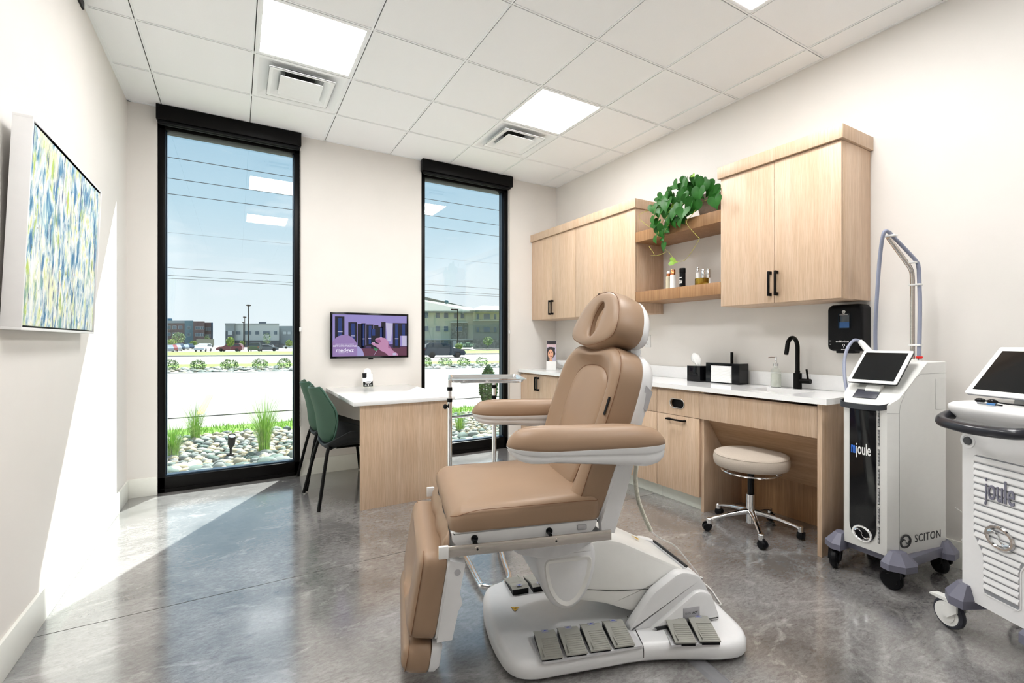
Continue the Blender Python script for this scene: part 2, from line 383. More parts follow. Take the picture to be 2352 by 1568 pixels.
def text(name, s, m, parent, size, M, ext=.0005, sx=1.0, bold=0, align='CENTER', space=1.0):
    cu = bpy.data.curves.new(name, 'FONT'); cu.body = s; cu.size = size; cu.extrude = ext; cu.align_x = align; cu.align_y = 'CENTER'; cu.offset = bold; cu.resolution_u = 3; cu.space_character = space
    t = bpy.data.objects.new(name, cu); C.objects.link(t); bpy.context.view_layer.update()
    me = bpy.data.meshes.new_from_object(t); bpy.data.objects.remove(t); bpy.data.curves.remove(cu)
    me.transform(M @ Matrix.Scale(sx, 4, (1, 0, 0))); me.materials.clear(); me.materials.append(m)
    o = bpy.data.objects.new(name, me); C.objects.link(o)
    if parent: o.parent = parent
    return o
def frameM(o, x, y):
    """matrix with local x,y axes along given vectors, origin o"""
    x = Vector(x).normalized(); z = x.cross(Vector(y)).normalized(); y = z.cross(x)
    M = Matrix.Identity(4)
    for i in range(3): M[i][0], M[i][1], M[i][2], M[i][3] = x[i], y[i], z[i], o[i]
    return M

# ================================================================== ROOM SHELL
XL, XR, YW, YB, ZC = -.735, 3.355, 4.65, -2.6, 3.087
T = .6096
fl = struct(bx('floor', XL-.2, XR+.2, YB-.2, 4.84, -.20, -.012, SLIT))
bx('floor_slab', XL-.1, XR+.1, YB-.1, 2.663, -.012, 0, FLOORM, fl); bx('floor_slab', XL-.1, XR+.1, 2.668, 4.83, -.012, 0, FLOORM, fl)
struct(bx('wall_left', XL-.15, XL, YB-.15, 4.85, 0, 3.2, WALL))
struct(bx('wall_right', XR, XR+.15, YB-.15, 4.85, 0, 3.2, WALL))
struct(bx('wall_back', XL-.15, XR+.15, YB-.15, YB, 0, 3.2, WALL))
W1 = (-.548, .498); W2 = (1.645, 2.690)
b = B()
for x0, x1 in ((XL, W1[0]), (W1[1], W2[0]), (W2[1], XR)): b.box(x0, x1, YW, 4.85, -.01, 3.2)
for x0, x1 in (W1, W2): b.box(x0, x1, YW, 4.85, 2.99, 3.2)
struct(b.build('wall_window', WALL, smooth=False))
BH = .145
struct(bx('baseboard_left', XL, XL+.013, YB, YW, 0, BH, TRIMM, bev=.002))
b = B()
for x0, x1 in ((XL+.013, W1[0]), (W1[1], W2[0]), (W2[1], 2.85)): b.box(x0, x1, YW-.013, YW, 0, BH, .002)
struct(b.build('baseboard_window', TRIMM))
struct(bx('baseboard_right', XR-.013, XR, YB, 1.39, 0, BH, TRIMM, bev=.002))
struct(bx('baseboard_back', XL, XR, YB, YB+.013, 0, BH, TRIMM, bev=.002))
# windows: dark frame, pane
for k, (x0, x1) in enumerate((W1, W2)):
    b = B(); f = .048
    for a, c in ((x0, x0+f), (x1-f, x1)): b.box(a, c, 4.675, 4.80, 0, 2.99, .003)
    b.box(x0, x1, 4.675, 4.80, .03, .125, .003); b.box(x0, x1, 4.675, 4.80, 2.93, 2.995, .003)
    b.box(x0, x1, 4.675, 4.84, -.02, .03)
    b.mi = 1
    for a, c in ((x0+f, x0+f+.008), (x1-f-.008, x1-f)): b.box(a, c, 4.72, 4.765, .125, 2.93)
    b.box(x0+f, x1-f, 4.70, 4.765, .125, .137)
    w = struct(b.build('window_%d' % (k+1), [BLACKM, mat('blue_grey_gasket', rgb('2a3a4a'), .3, metal=.3)]))
    p = B().box(x0+f, x1-f, 4.738, 4.744, .13, 2.93).build('pane', WGLASS, w)
    # roller blind cassette with its roll, side chain and clip
    t = thing('roller_blind', ('black roller blind cassette over the wide left window', 'black roller blind cassette over the right window beside the cabinets')[k], 'blind', ((x0+x1)/2, YW, 2.97))
    hw = (x1-x0)/2; cw = hw+(.0 if k == 0 else .012)
    B().box(-cw, cw, -.075, 0, 0, .117, .003).build('cassette', BLACKM, t)
    B().box(-hw+.01, hw-.01, -.06, -.012, -.022, .0, .004).cyl((-hw+.02, -.03, -.012), (hw-.02, -.03, -.012), .018).build('rolled_blind', BLACKP, t)
    if k < 2:
        ch = B(); xx = hw-.006; zz = -.02
        pts = [(xx, -.012, -.02-.02*i) for i in range(int((2.97-.45)/.02))]
        ch.tube([pts[0], pts[-1]], .0016, 6); ch.tube([(xx+.008, -.012, -.02), (xx+.008, -.012, pts[-1][2])], .0016, 6)
        for p_ in pts[::2]: ch.ico(p_, .0032, 1)
        ch.build('bead_chain', mat('bead_chain_metal', rgb('9a948c'), .35, metal=.8), t)
        B().box(xx-.004, xx+.014, -.022, -.002, -1.66, -1.62, .003).build('chain_clip', WHITEM, t)
# ceiling: plaster deck, exposed grid, tiles
cl = struct(bx('ceiling', XL-.1, XR+.1, YB-.1, 4.85, 3.20, 3.26, GRID))
GX = [-.513+T*k for k in range(0, 7)]; GY = [4.677-T*k for k in range(1, 12)]
b = B(); g = .0115
for x in GX:
    for s in (-1, 1): b.box(min(x+s*.0028, x+s*g), max(x+s*.0028, x+s*g), YB, YW, ZC, ZC+.012)
for y in GY:
    for s in (-1, 1): b.box(XL, XR, y+s*.0028, y+s*g, ZC+.0004, ZC+.012)
b.box(XL, XL+.018, YB, YW, ZC, ZC+.012); b.box(XR-.018, XR, YB, YW, ZC, ZC+.012); b.box(XL, XR, YW-.018, YW, ZC, ZC+.012); b.box(XL, XR, YB, YB+.018, ZC, ZC+.012)
b.build('ceiling_grid', GRID, cl, smooth=False)
b = B()
for x in GX: b.box(x-.004, x+.004, YB, YW, ZC+.007, ZC+.010)
for y in GY: b.box(XL, XR, y-.004, y+.004, ZC+.0075, ZC+.0105)
b.build('grid_slot', SLIT, cl, smooth=False)
LIGHTS = [(1, 2), (4, 2), (1, 5), (4, 5), (4, 8)]; VENTS = [(1, 1), (4, 1)]
xs = [XL]+GX+[XR]; ys = [YW]+GY+[YB]
tiles = {}
for i in range(len(xs)-1):
    for j in range(len(ys)-1):
        if (i-1, j) in LIGHTS or (i-1, j) in VENTS: continue
        w_, h_ = xs[i+1]-xs[i]-2*g+.002, ys[j]-ys[j+1]-2*g+.002
        key = (round(w_, 3), round(h_, 3))
        if key not in tiles:
            o = B().box(-w_/2, w_/2, -h_/2, h_/2, 0, .015).build('ceiling_tile', CEIL, cl, smooth=False); tiles[key] = o.data
        else:
            o = bpy.data.objects.new('ceiling_tile', tiles[key]); C.objects.link(o); o.parent = cl
        o.location = ((xs[i]+xs[i+1])/2, (ys[j]+ys[j+1])/2, ZC+.004)
DIFF = mat('light_panel', (1, .99, .975), .5, emit=PANEL_W, var=.003)
lab = {(1, 2): 'large square light panel in the ceiling beside the left air vent', (4, 2): 'square light panel in the ceiling beside the right air vent, over the cabinets',
       (4, 5): 'light panel cut by the top edge of the photo, toward the upper right', (1, 5): 'square light panel in the ceiling above the camera', (1, 8): 'rear left square ceiling light panel', (4, 8): 'rear right square ceiling light panel'}
for (i, j) in LIGHTS:
    cx, cy = (xs[i+1]+xs[i+2])/2, (ys[j]+ys[j+1])/2
    t = thing('ceiling_light', lab[(i, j)], 'light', (cx, cy, ZC), 0, 'square ceiling light panels')
    h = T/2-g; b = B()
    for q in ((-h, h, -h, -h+.02), (-h, h, h-.02, h), (-h, -h+.02, -h+.02, h-.02), (h-.02, h, -h+.02, h-.02)): b.box(q[0], q[1], q[2], q[3], .001, .02, .002)
    b.build('frame', GRID, t); B().box(-h+.02, h-.02, -h+.02, h-.02, .004, .010).build('diffuser', DIFF, t, smooth=False)
for k, (i, j) in enumerate(VENTS):
    cx, cy = (xs[i+1]+xs[i+2])/2, (ys[j]+ys[j+1])/2
    t = thing('air_vent', ('square ceiling air diffuser beyond the left light panel', 'square ceiling air diffuser beyond the right light panel, near the cabinets')[k], 'vent', (cx, cy, ZC), 0, 'square stepped air diffusers')
    h = T/2-g
    def sqr(r, z, rr=.012): return [Vector((p[0], p[1], z)) for p in rrect(-r, r, -r, r, min(rr, r*.3), 2)]
    B().rings([sqr(h, .002), sqr(h-.02, .003), sqr(h-.055, .022), sqr(h-.075, .028), sqr(.13, .045), sqr(.10, .10)], False, False).build('outer_pan', GRID, t, ang=.3)
    B().lathe([(.10, .10), (.10, .055), (.001, .10)], n=24, cap=False).build('duct_throat', SLIT, t)
    def cone(r0, r1, z0, z1):
        return B().rings([sqr(r0, z0), sqr(r0, z0+.006), sqr(r1+.012, z1+.004), sqr(r1, z1), sqr(r1, z1-.002), sqr(r0-.028, z0+.002), sqr(r0-.006, z0)], False, False)
    cone(.215, .145, -.010, .016).build('middle_cone', GRID, t, ang=.3)
    B().rings([sqr(.140, -.020), sqr(.140, -.014), sqr(.09, .01), sqr(.001, .014)], False, False).rings([sqr(.140, -.020), sqr(.105, -.010), sqr(.03, -.003), sqr(.001, -.003)], False, True).build('centre_cone', GRID, t, ang=.3)
    for sx in (-.15, .15):
        for sy in (-.15, .15): B().cyl((sx, sy, .03), (sx, sy, .012), .004, n=8).build('hanger_pin', SLIT, t)
struct(bx('added_sun_blocker', 1.9, 3.7, 4.86, 5.715, 3.85, 3.98, BLACKM))  # unseen slab added outside to block sun through the right window
struct(bx('dark_strip', XL, XL+.01, 3.0, 3.42, 3.045, 3.087, BLACKP))  # thin black strip at the top of the left wall

# ================================================================== PAINTING, TELEVISION, DESK
t = thing('framed_painting', 'large abstract blue, green and cream painting in a deep white frame', 'painting', (XL+.003, 2.875, 1.264)); t.rotation_euler = (0, math.radians(2.4), 0)
b = B(); d = .056; y0, y1, z0, z1 = -.505, .505, 0, .786
for q in ((y0, y1, z0, z0+.011), (y0, y1, z1-.011, z1), (y0, y0+.011, z0+.011, z1-.011), (y1-.011, y1, z0+.011, z1-.011)): b.box(0, d, q[0], q[1], q[2], q[3], .001)
b.box(0, .012, y0+.01, y1-.01, z0+.01, z1-.01)
b.build('frame', mat('frame_white', (.86, .86, .86), .4, var=.01), t)
B().box(.012, .036, y0+.011, y1-.011, z0+.011, z1-.011).build('shadow_gap', BLACKP, t)
B().box(.036, .050, y0+.018, y1-.018, z0+.018, z1-.018).build('canvas', painting_mat(), t, smooth=False)

t = thing('television', 'black flat television on the wall above the desk, showing skincare bottles', 'television', (1.116, 4.585, 1.277))
B().box(-.371, .371, 0, .028, -.217, .217, .004).box(-.20, .20, .028, .045, -.13, .13, .004).build('housing', BLACKG, t)
B().box(-.12, .12, .045, .065, -.08, .08).build('wall_mount', BLACKM, t)
B().box(-.022, .022, .004, .02, -.232, -.214, .003).build('sensor_tab', BLACKP, t)
def scr(n, h, e=.72):
    m = mat('screen_'+n, rgb(h), .25, emit=e, var=.03, vscale=6); bs = m.node_tree.nodes['Principled BSDF']
    for l in list(bs.inputs['Base Color'].links): m.node_tree.links.remove(l)
    bs.inputs['Base Color'].default_value = (.01, .01, .012, 1); return m
sm = [scr('wall', 'a79be0'), scr('shelf', '6d3a52'), scr('dark', '0b0b20'), scr('blue', '1c3c86'), scr('circle', 'a98cc8'), scr('circle2', 'b6b0e6'), scr('skin', 'd79ac4'), scr('white', 'd9d4f4'), scr('skin2', 'b06a9a'), scr('green', '3f8f60'), scr('plum', '4a3566')]
b = B(); SW, SH = .352, .197
def sr(mi, u0, u1, v0, v1, k):     # screen rectangle; u,v in 0..1
    b.mi = mi; x0, x1 = -SW+2*SW*u0, -SW+2*SW*u1; z0, z1 = -SH+2*SH*(1-v1), -SH+2*SH*(1-v0); y = -.0002*k-.0004
    b._add([(x0, y, z0), (x1, y, z0), (x1, y, z1), (x0, y, z1)], [(0, 1, 2, 3)])
def sp_(mi, pts, k):
    b.mi = mi; y = -.0002*k-.0004; b._add([(-SW+2*SW*u, y, -SH+2*SH*(1-v)) for u, v in pts], [tuple(range(len(pts)))])
sr(0, 0, 1, 0, 1, 0); sp_(1, [(.36, .80), (1, .76), (1, 1), (.36, 1)], 1); sp_(10, [(.30, .74), (1, .70), (1, .78), (.30, .82)], 1.3)
for (u0, u1, v0, v1, bl) in ((.03, .15, .05, .62, .5), (.20, .31, .18, .70, .5), (.32, .40, .22, .80, 0), (.37, .425, .20, .80, .5), (.435, .53, .23, .76, 1), (.54, .60, .24, .78, 0), (.60, .665, .28, .70, .5), (.64, .70, .16, .76, 0), (.80, .90, .18, .80, .5), (.90, 1.0, .18, .72, .5)):
    sr(2, u0, u1, v0, v1, 2)
    if bl: sr(3, u0+(u1-u0)*.35, u0+(u1-u0)*.75, v0+.03, v1-.05, 3); sr(7, u0+(u1-u0)*.3, u0+(u1-u0)*.8, v0+(v1-v0)*.62, v0+(v1-v0)*.65, 3.4)
sr(2, .50, .565, .34, .82, 4); sr(3, .51, .555, .34, .50, 4.5); sr(7, .515, .55, .66, .69, 5)
sp_(7, [(.70, .18), (.80, .19), (.775, .64), (.725, .63)], 4); sr(7, .905, 1, .50, .76, 4); sr(0, .905, .935, .50, .76, 4.4)
hand = [(.50, .70), (.52, .665), (.58, .70), (.615, .705), (.60, .67), (.565, .65), (.555, .60), (.57, .565), (.63, .545), (.69, .56), (.735, .64), (.755, .76), (.80, .87), (.87, .95), (.88, 1), (.74, 1), (.70, .93), (.63, .87), (.59, .79), (.53, .74)]
sp_(6, hand, 6); sp_(8, [(.56, .60), (.62, .59), (.64, .65), (.60, .69), (.575, .66)], 7); sp_(8, [(.735, .64), (.755, .76), (.78, .83), (.735, .80)], 7); sr(7, .80, .85, .93, .99, 8)
sp_(9, [(.53, .78), (.60, .84), (.57, .88), (.545, .86)], 7); sp_(7, [(.575, .87), (.58, .87), (.54, .98), (.535, .98)], 7)
def arc(cx, cy, r, ax=1.0):
    return [(cx+r*math.cos(a*PI/24)*ax, cy-r*math.sin(a*PI/24)*1.78) for a in range(25)]
sp_(5, [(min(u, .405), v) for u, v in arc(.245, 1.0, .16)][:25]+[(.085, 1.0), (.405, 1.0)], 8)
sp_(4, [(max(0, u), v) for u, v in arc(.15, .78, .165)]+[(0, .80), (0, 1), (.315, 1), (.315, .78)], 9)
b.build('screen_image', sm, t, smooth=False, recalc=False)
TX = scr('text', 'f2eefc', .95)
def tvtext(n, s, u, v, size, bold=.0004, sx=1): return text(n, s, TX, t, size, frameM((-SW+2*SW*u, -.0032, -SH+2*SH*(1-v)), (1, 0, 0), (0, 0, 1)), .0001, sx, bold)
tvtext('screen_text', 'GIFT WITH PURCHASE', .155, .755, .021, .0003); tvtext('screen_text', 'ASK US ABOUT OUR CURRENT', .155, .71, .012, .0001); tvtext('screen_text', 'medgxz', .155, .855, .052, .0009)
b = B().box(-SW+2*SW*.075, -SW+2*SW*.15, -.0034, -.003, -SH+2*SH*.085, -SH+2*SH*.089); b.build('screen_underline', TX, t)

t = thing('desk', 'white topped desk with a pale oak end panel against the window wall', 'desk', (1.11, 3.44, 0))
B().box(-.395, .385, 0, 1.21, .757, .787, .002).build('desktop', QUARTZ, t)
B().box(-.342, .34, .023, .050, 0, .757, .001).build('end_panel', OAK, t)
B().box(.30, .34, .052, 1.195, .55, .757, .001).build('rear_rail', OAK, t)
t = thing('card_holder', 'small acrylic card stand with black and white cards on the desk', 'sign', (1.075, 4.53, .787)); t.scale = (1.14, 1.14, 1.14)
R_ = Matrix.Rotation(math.radians(-14), 3, 'X')
B().cbox((0, 0, .003), (.085, .07, .005), .001).cbox((0, .012, .055), (.08, .003, .105), 0, R_).build('acrylic_stand', CLEAR, t)
def lean(n, y, z, w, h, m, x=0, dep=.002, out=None):
    b = B(); b.M = Matrix.Translation((x, y, z)) @ R_.to_4x4()
    if out: b.prism(out, -dep/2, dep/2, 'y')
    else: b.box(-w/2, w/2, -dep/2, dep/2, 0, h)
    return b.build(n, m, t)
arch = [(-.032, 0), (.032, 0), (.032, .10)]+[(.004+.028*math.cos(a*PI/12), .12+.028*math.sin(a*PI/12)) for a in range(13)]+[(-.024, .095), (-.032, .09)]
lean('white_card', .008, .012, 0, 0, PAPER, out=arch)
lean('black_card', -.004, .006, .078, .042, BLACKP, dep=.003); lean('black_card', -.001, .078, .035, .040, BLACKP, x=-.028)
b = B(); b.M = Matrix.Translation((0, -.0062, .006)) @ R_.to_4x4()
for x0, x1, z0, z1 in ((-.022, .024, .029, .034), (-.014, .016, .022, .0245), (-.028, -.012, .010, .013), (-.004, .006, .007, .017), (.012, .030, .010, .013), (-.024, -.016, .015, .017)): b.box(x0, x1, -.0003, .0003, z0, z1)
b.build('card_print', PAPER, t)

# ================================================================== GREEN CHAIRS
def green_chair(name, label, loc, rz):
    t = thing(name, label, 'chair', loc, rz, 'green desk chairs')
    # back shell: curved sheet with thickness; local +x = the way the sitter faces
    prof = [(.46, -.02, .10), (.50, -.045, .165), (.56, -.055, .205), (.64, -.062, .235), (.72, -.078, .240), (.79, -.100, .205), (.845, -.118, .160), (.868, -.124, .13)]
    nb = 15; outer = []; inner = []
    for z, x, hw in prof:
        ro, ri = [], []
        for k in range(nb):
            u = -1+2*k/(nb-1); wrap = .085*(abs(u)**2.2)*(hw/.24)
            ro.append((x+wrap, hw*u, z+(.012*u*u if z > .80 else 0))); ri.append((x+wrap+.022*(1-.35*u*u), hw*u*.965, z+(.012*u*u if z > .80 else 0)+.0))
        outer.append(ro); inner.append(ri)
    b = B(); b.rings([o+i[::-1] for o, i in zip(outer, inner)]); sh = b.build('backrest', GREENF, t, ang=1.2)
    b = B()
    edge = [o[0] for o in outer]+[o for o in outer[-1][1:-1]]+[o[-1] for o in outer[::-1]]
    edge = [(p[0]+.011, p[1], p[2]+.001) for p in edge]; b.tube(edge, .0065, 8, 4); b.build('backrest_piping', mat('green_edge', rgb('35564a'), .5), t)
    # seat bucket
    N = 40; P = [(-.03, 0), (-.02, .17), (.06, .235), (.18, .26), (.30, .25), (.41, .20), (.455, .10), (.46, 0), (.455, -.10), (.41, -.20), (.30, -.25), (.18, -.26), (.06, -.235), (-.02, -.17)]
    O_ = resamp([(p[0], p[1]) for p in spline([(a, c, 0) for a, c in P], 6)], N)
    def sf(x, y, h): return (x, y, h+.115*(abs(y)/.25)**2.4*(1-.75*abs(x-.12)/.34)+.02*(x > .38)*((x-.38)/.08))
    b = B(); slab(b, O_, [(.05, .405), (.02, .412), (.004, .425), (0, .437), (.006, .446), (.02, .451)], sf, center=[(.3, .446), (.6, .440), (.9, .438)])
    b.build('seat', BLACKF, t)
    for s in (-1, 1):
        B().tube([(.05, .10*s, .43), (.0, .15*s, .425), (-.025, .172*s, .40), (-.105, .262*s, .012)], .0128, 10, 5).build('leg', BLACKM, t)
        B().tube([(.30, .12*s, .42), (.355, .15*s, .415), (.375, .165*s, .39), (.43, .215*s, .012)], .0128, 10, 5).build('leg', BLACKM, t)
        for x, y in ((-.105, .262*s), (.43, .215*s)): pass
    B().tube([(.05, -.13, .425), (.33, -.13, .42)], .009).tube([(.05, .13, .425), (.33, .13, .42)], .009).tube([(.19, -.13, .42), (.19, .13, .42)], .009).build('under_frame', BLACKM, t)
    return t
c1 = green_chair('green_chair', 'green backed desk chair with black seat, nearer of the two at the desk', (.585, 3.825, 0), math.radians(4))
c2 = dup(c1, (.585, 4.368, 0), math.radians(1), 'green backed desk chair standing closer to the window, behind its twin')

# ================================================================== WALL CABINETS AND SHELVES
XF = 3.00; HD = BLACKM
def handle(parent, x, y, z, L=.16, vert=True):
    b = B()
    if vert: b.box(x-.036, x-.024, y-.006, y+.006, z-L/2, z+L/2, .001); [b.box(x-.030, x, y-.006, y+.006, zz-.010, zz+.010, .001) for zz in (z-L/2+.010, z+L/2-.010)]
    else: b.box(x-.036, x-.024, y-L/2, y+L/2, z-.006, z+.006, .001); [b.box(x-.030, x, yy-.010, yy+.010, z-.006, z+.006, .001) for yy in (y-L/2+.010, y+L/2-.010)]
    return b.build('handle', HD, parent)
def wall_unit(label, ya, yb, crown=True):
    t = thing('wall_cabinet', label, 'cabinet', (XF, ya, 1.47), 0, 'oak wall cabinets'); w = yb-ya; H_ = .915
    B().box(.022, XR-XF-.002, 0, w, 0, H_, .001).build('body', OAK, t)
    for k in range(2):
        a, c = (.001, w/2-.0015) if k == 0 else (w/2+.0015, w-.001)
        d = B().box(0, .0195, a, c, .002, H_-.003, .001).build('door', OAK, t)
        handle(d, 0, w/2+(-.022 if k == 0 else .022), .125)
    return t
wall_unit('oak wall cabinet at far left of the row, hung beside the corner', 3.822, 4.648)
wall_unit('oak wall cabinet hung behind the headrest, next to the open shelves', 2.985, 3.818)
wall_unit('tall oak wall cabinet above the sink, right of the open shelves', 1.365, 2.145)
t = tag(B().box(2.982, XR, 2.970, 4.648, 2.387, 2.467, .001).build('cabinet_cornice', OAK), 'oak cornice board along the top of the left wall cabinets', 'trim')
t = tag(B().box(2.982, XR, 1.350, 2.160, 2.387, 2.467, .001).build('cabinet_cornice', OAK), 'oak cornice board on top of the cabinet above the sink', 'trim')
tag(B().box(XF+.002, XR, 2.147, 2.983, 2.083, 2.17, .001).build('floating_shelf', WALNUT), 'upper thick walnut floating shelf carrying the trailing plant', 'shelf')
tag(B().box(XF+.002, XR, 2.147, 2.983, 1.562, 1.65, .001).build('floating_shelf', WALNUT), 'lower thick walnut floating shelf carrying the skincare bottles', 'shelf')

# ================================================================== BASE CABINETS AND COUNTER
XB = 2.85; KICK = mat('toe_kick', (.66, .68, .62), .5, var=.02)
def base_unit(label, ya, yb, kind):
    t = thing('base_cabinet', label, 'cabinet', (XB, ya, 0), 0, 'oak base cabinets'); w = yb-ya
    B().box(.022, XR-XB-.003, 0, w, .10, .865, .001).build('body', OAK, t)
    B().box(.06, .075, 0, w, 0, .10).build('toe_kick', KICK, t)
    if kind == 'doors':
        for k in range(2):
            a, c = (.0015, w/2-.0015) if k == 0 else (w/2+.0015, w-.0015)
            d = B().box(0, .0195, a, c, .102, .848, .001).build('door', OAK, t); handle(d, 0, w/2+(-.022 if k == 0 else .022), .755, .15)
    elif kind == 'drawer_doors':
        d = B().box(0, .0195, .0015, w-.0015, .668, .848, .001).build('drawer', OAK, t); handle(d, 0, w/2, .76, .15, False)
        for k in range(2):
            a, c = (.0015, w/2-.0015) if k == 0 else (w/2+.0015, w-.0015)
            d = B().box(0, .0195, a, c, .102, .664, .001).build('door', OAK, t); handle(d, 0, w/2+(-.022 if k == 0 else .022), .57, .15)
    else:
        # drop-slot panel with an oval opening
        ov = [(w/2+px_, .755+pz_) for px_, pz_ in rrect(-.066, .066, -.034, .034, .033, 8)]
        oo = resamp([(q[0], q[1]) for q in rrect(.0015, w-.0015, .668, .848, .001, 2)], 144)
        oi = resamp(ov, 144)
        def al(P, c_): k_ = min(range(len(P)), key=lambda i_: abs(math.atan2(P[i_][1]-c_[1], P[i_][0]-c_[0]))); return P[k_:]+P[:k_]
        cc = (w/2, .758); oo, oi = al(oo, cc), al(oi, cc)
        b = B(); b.rings([[(x_, p[0], p[1]) for p in q] for x_, q in ((0, oo), (0, oi), (.0195, oi), (.0195, oo), (0, oo))], False, False)
        d = b.build('slot_panel', OAK, t, smooth=False)
        rim = [(w/2+px_, .755+pz_) for px_, pz_ in rrect(-.066, .066, -.034, .034, .033, 8)]
        B().tube([(-.001, p[0], p[1]) for p in rim]+[(-.001, rim[0][0], rim[0][1])], .0045, 8).build('slot_rim', STEEL, d)
        B().box(.0205, .0215, w/2-.07, w/2+.07, .715, .795).build('slot_void', BLACKP, d)
        d = B().box(0, .0195, .0015, w-.0015, .102, .664, .001).build('door', OAK, t); handle(d, 0, w/2, .635, .165, False)
    return t
base_unit('oak base cabinet in the far corner under the brochures', 3.93, 4.648, 'doors')
base_unit('oak base cabinet hidden mostly behind the treatment chair, second from the corner', 3.26, 3.928, 'doors')
base_unit('oak base cabinet with drawer and doors seen just right of the chair back', 2.602, 3.258, 'drawer_doors')
base_unit('narrow oak base cabinet with steel rimmed oval slot and horizontal handle', 2.212, 2.600, 'slot')
t = thing('sink_console', 'oak sink console with open knee space around the stool', 'cabinet', (XB, 1.395, 0))
B().box(0, .502, 0, .025, 0, .865, .001).build('end_panel', OAK, t); B().box(.022, .502, .792, .815, 0, .865, .001).build('side_panel', OAK, t)
B().box(0, .0195, .027, .814, .668, .848, .001).build('apron', OAK, t)
b = B(); b.M = Matrix.Translation((.03, .027, 0)); b.prism([(.03, .665), (.05, .665), (.33, .30), (.31, .29)], 0, .763, 'y'); b.build('sloping_panel', OAKSHADE, t)
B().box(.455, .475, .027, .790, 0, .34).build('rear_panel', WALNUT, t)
b = B()
for q in ((2.815, 2.93, 1.355, 4.648), (3.21, 3.353, 1.355, 4.648), (2.93, 3.21, 1.355, 1.60), (2.93, 3.21, 1.93, 4.648)): b.box(q[0], q[1], q[2], q[3], .867, .90)
ct = tag(b.build('countertop', QUARTZ, smooth=False), 'long white quartz countertop along the right wall', 'countertop')
tag(B().box(3.333, 3.353, 1.40, 4.648, .901, 1.0, .001).build('backsplash', QUARTZ), 'low white quartz backsplash behind the counter', 'backsplash')
t = thing('sink', 'undermount steel sink set into the white counter', 'sink', (3.07, 1.765, .866))
def rr3(dx, dy, z, r=.03): return [(p[0], p[1], z) for p in rrect(-dx, dx, -dy, dy, r, 5)]
B().rings([rr3(.15, .175, 0), rr3(.139, .164, -.001), rr3(.135, .16, -.02), rr3(.13, .155, -.13), rr3(.10, .12, -.145), rr3(.02, .02, -.148, .01)], False, True).build('basin', STEEL, t, recalc=False)
B().lathe([(.022, 0), (.020, .003), (.001, .002)], (0, 0, -.147), 20).build('drain', CHROME, t)
# faucet
t = thing('faucet', 'matte black gooseneck faucet with side lever behind the sink', 'faucet', (3.275, 1.757, .90))
B().lathe([(.027, 0), (.0255, .003), (.0255, .105), (.022, .107), (.0155, .108), (.0155, .122)], n=28).build('body', BLACKM, t)
arcp = [(-.062+.062*math.cos(a*PI/10), 0, .275+.07*math.sin(a*PI/10)) for a in range(0, 10)]+[(-.128, 0, .262), (-.138, 0, .235)]
B().tube([(0, 0, .11), (0, 0, .2)]+arcp, .0135, 16, 3).build('spout', BLACKM, t)
h_ = B().cyl((0, 0, .055), (0, -.085, .055), .0165, n=20).build('lever_hub', BLACKM, t)
B().cyl((0, -.068, .065), (-.004, -.060, .135), .0065, n=12).build('lever', BLACKM, h_)
# soap bottle
t = thing('soap_bottle', 'clear glass pump bottle of pale soap beside the faucet', 'bottle', (3.262, 1.897, .90))
B().lathe([(.001, 0), (.032, 0), (.034, .004), (.034, .115), (.030, .130), (.016, .138), (.014, .150)], n=28, cap=False).build('bottle', CLEAR, t)
B().lathe([(.001, .004), (.031, .004), (.031, .095), (.001, .095)], n=24).build('liquid', mat('pale_soap', (.86, .86, .80), .3, trans=.3), t)
pm = B().lathe([(.017, .148), (.017, .166), (.010, .170), (.006, .172), (.006, .20), (.008, .203), (.008, .213), (.001, .214)], n=20, cap=False).build('pump', CHROME, t)
B().tube([(0, 0, .209), (-.020, .025, .210), (-.030, .038, .206)], .0035, 8).build('nozzle', CHROME, pm)
# tissue box, towel dispenser, black cylinder
t = thing('tissue_box', 'black square tissue box with a white tissue pulled out', 'tissue box', (3.215, 2.50, .90), math.radians(0))
B().box(-.062, .062, -.062, .062, 0, .125, .002).build('box', BLACKG, t)
b = B(); N = 26
def tis(z, r, tw, sx, sy):
    return [(r*math.cos(2*PI*i/N)*(1+.28*math.sin(5*2*PI*i/N+tw))*sx-.25*(z-.12)*0, r*math.sin(2*PI*i/N)*(1+.22*math.cos(4*2*PI*i/N+tw))*sy+(z-.125)*.45, z+.012*math.sin(3*2*PI*i/N+tw)*(z > .16)) for i in range(N)]
b.rings([tis(.115, .018, 0, .6, 1), tis(.14, .022, .5, .5, 1.1), tis(.17, .032, 1, .4, 1.3), tis(.20, .030, 1.5, .35, 1.2), tis(.215, .012, 2, .3, 1.2)]); b.build('tissue', PAPER, t, ang=2)
t = thing('towel_dispenser', 'glossy black countertop paper towel box holding white folded towels', 'dispenser', (3.235, 2.262, .90))
b = B(); w2, dp, hh = .143, .055, .155
b.box(-dp, dp, -w2, w2, 0, .008, .001); b.box(-dp, dp, -w2, w2, hh-.012, hh, .001); b.box(-dp, dp, -w2, -w2+.062, .008, hh-.012); b.box(-dp, dp, w2-.045, w2, .008, hh-.012); b.box(dp-.006, dp, -w2+.062, w2-.045, .008, hh-.012)
b.build('case', BLACKG, t, smooth=False)
for k in range(16):
    z0 = .010+k*.0078; bx('paper_towel', -dp-.004+R.uniform(-.0015, .0015), dp-.012, -w2+.066+R.uniform(0, .002), w2-.047-R.uniform(0, .001), z0, z0+.0068, PAPER, t, bev=.0012)
t = tag(B().lathe([(.001, 0), (.011, 0), (.011, .235), (.010, .237), (.001, .237)], (3.318, 2.275, .90), 20, False).build('black_post', BLACKM), 'slim black upright tube standing behind the paper towel box', 'holder')
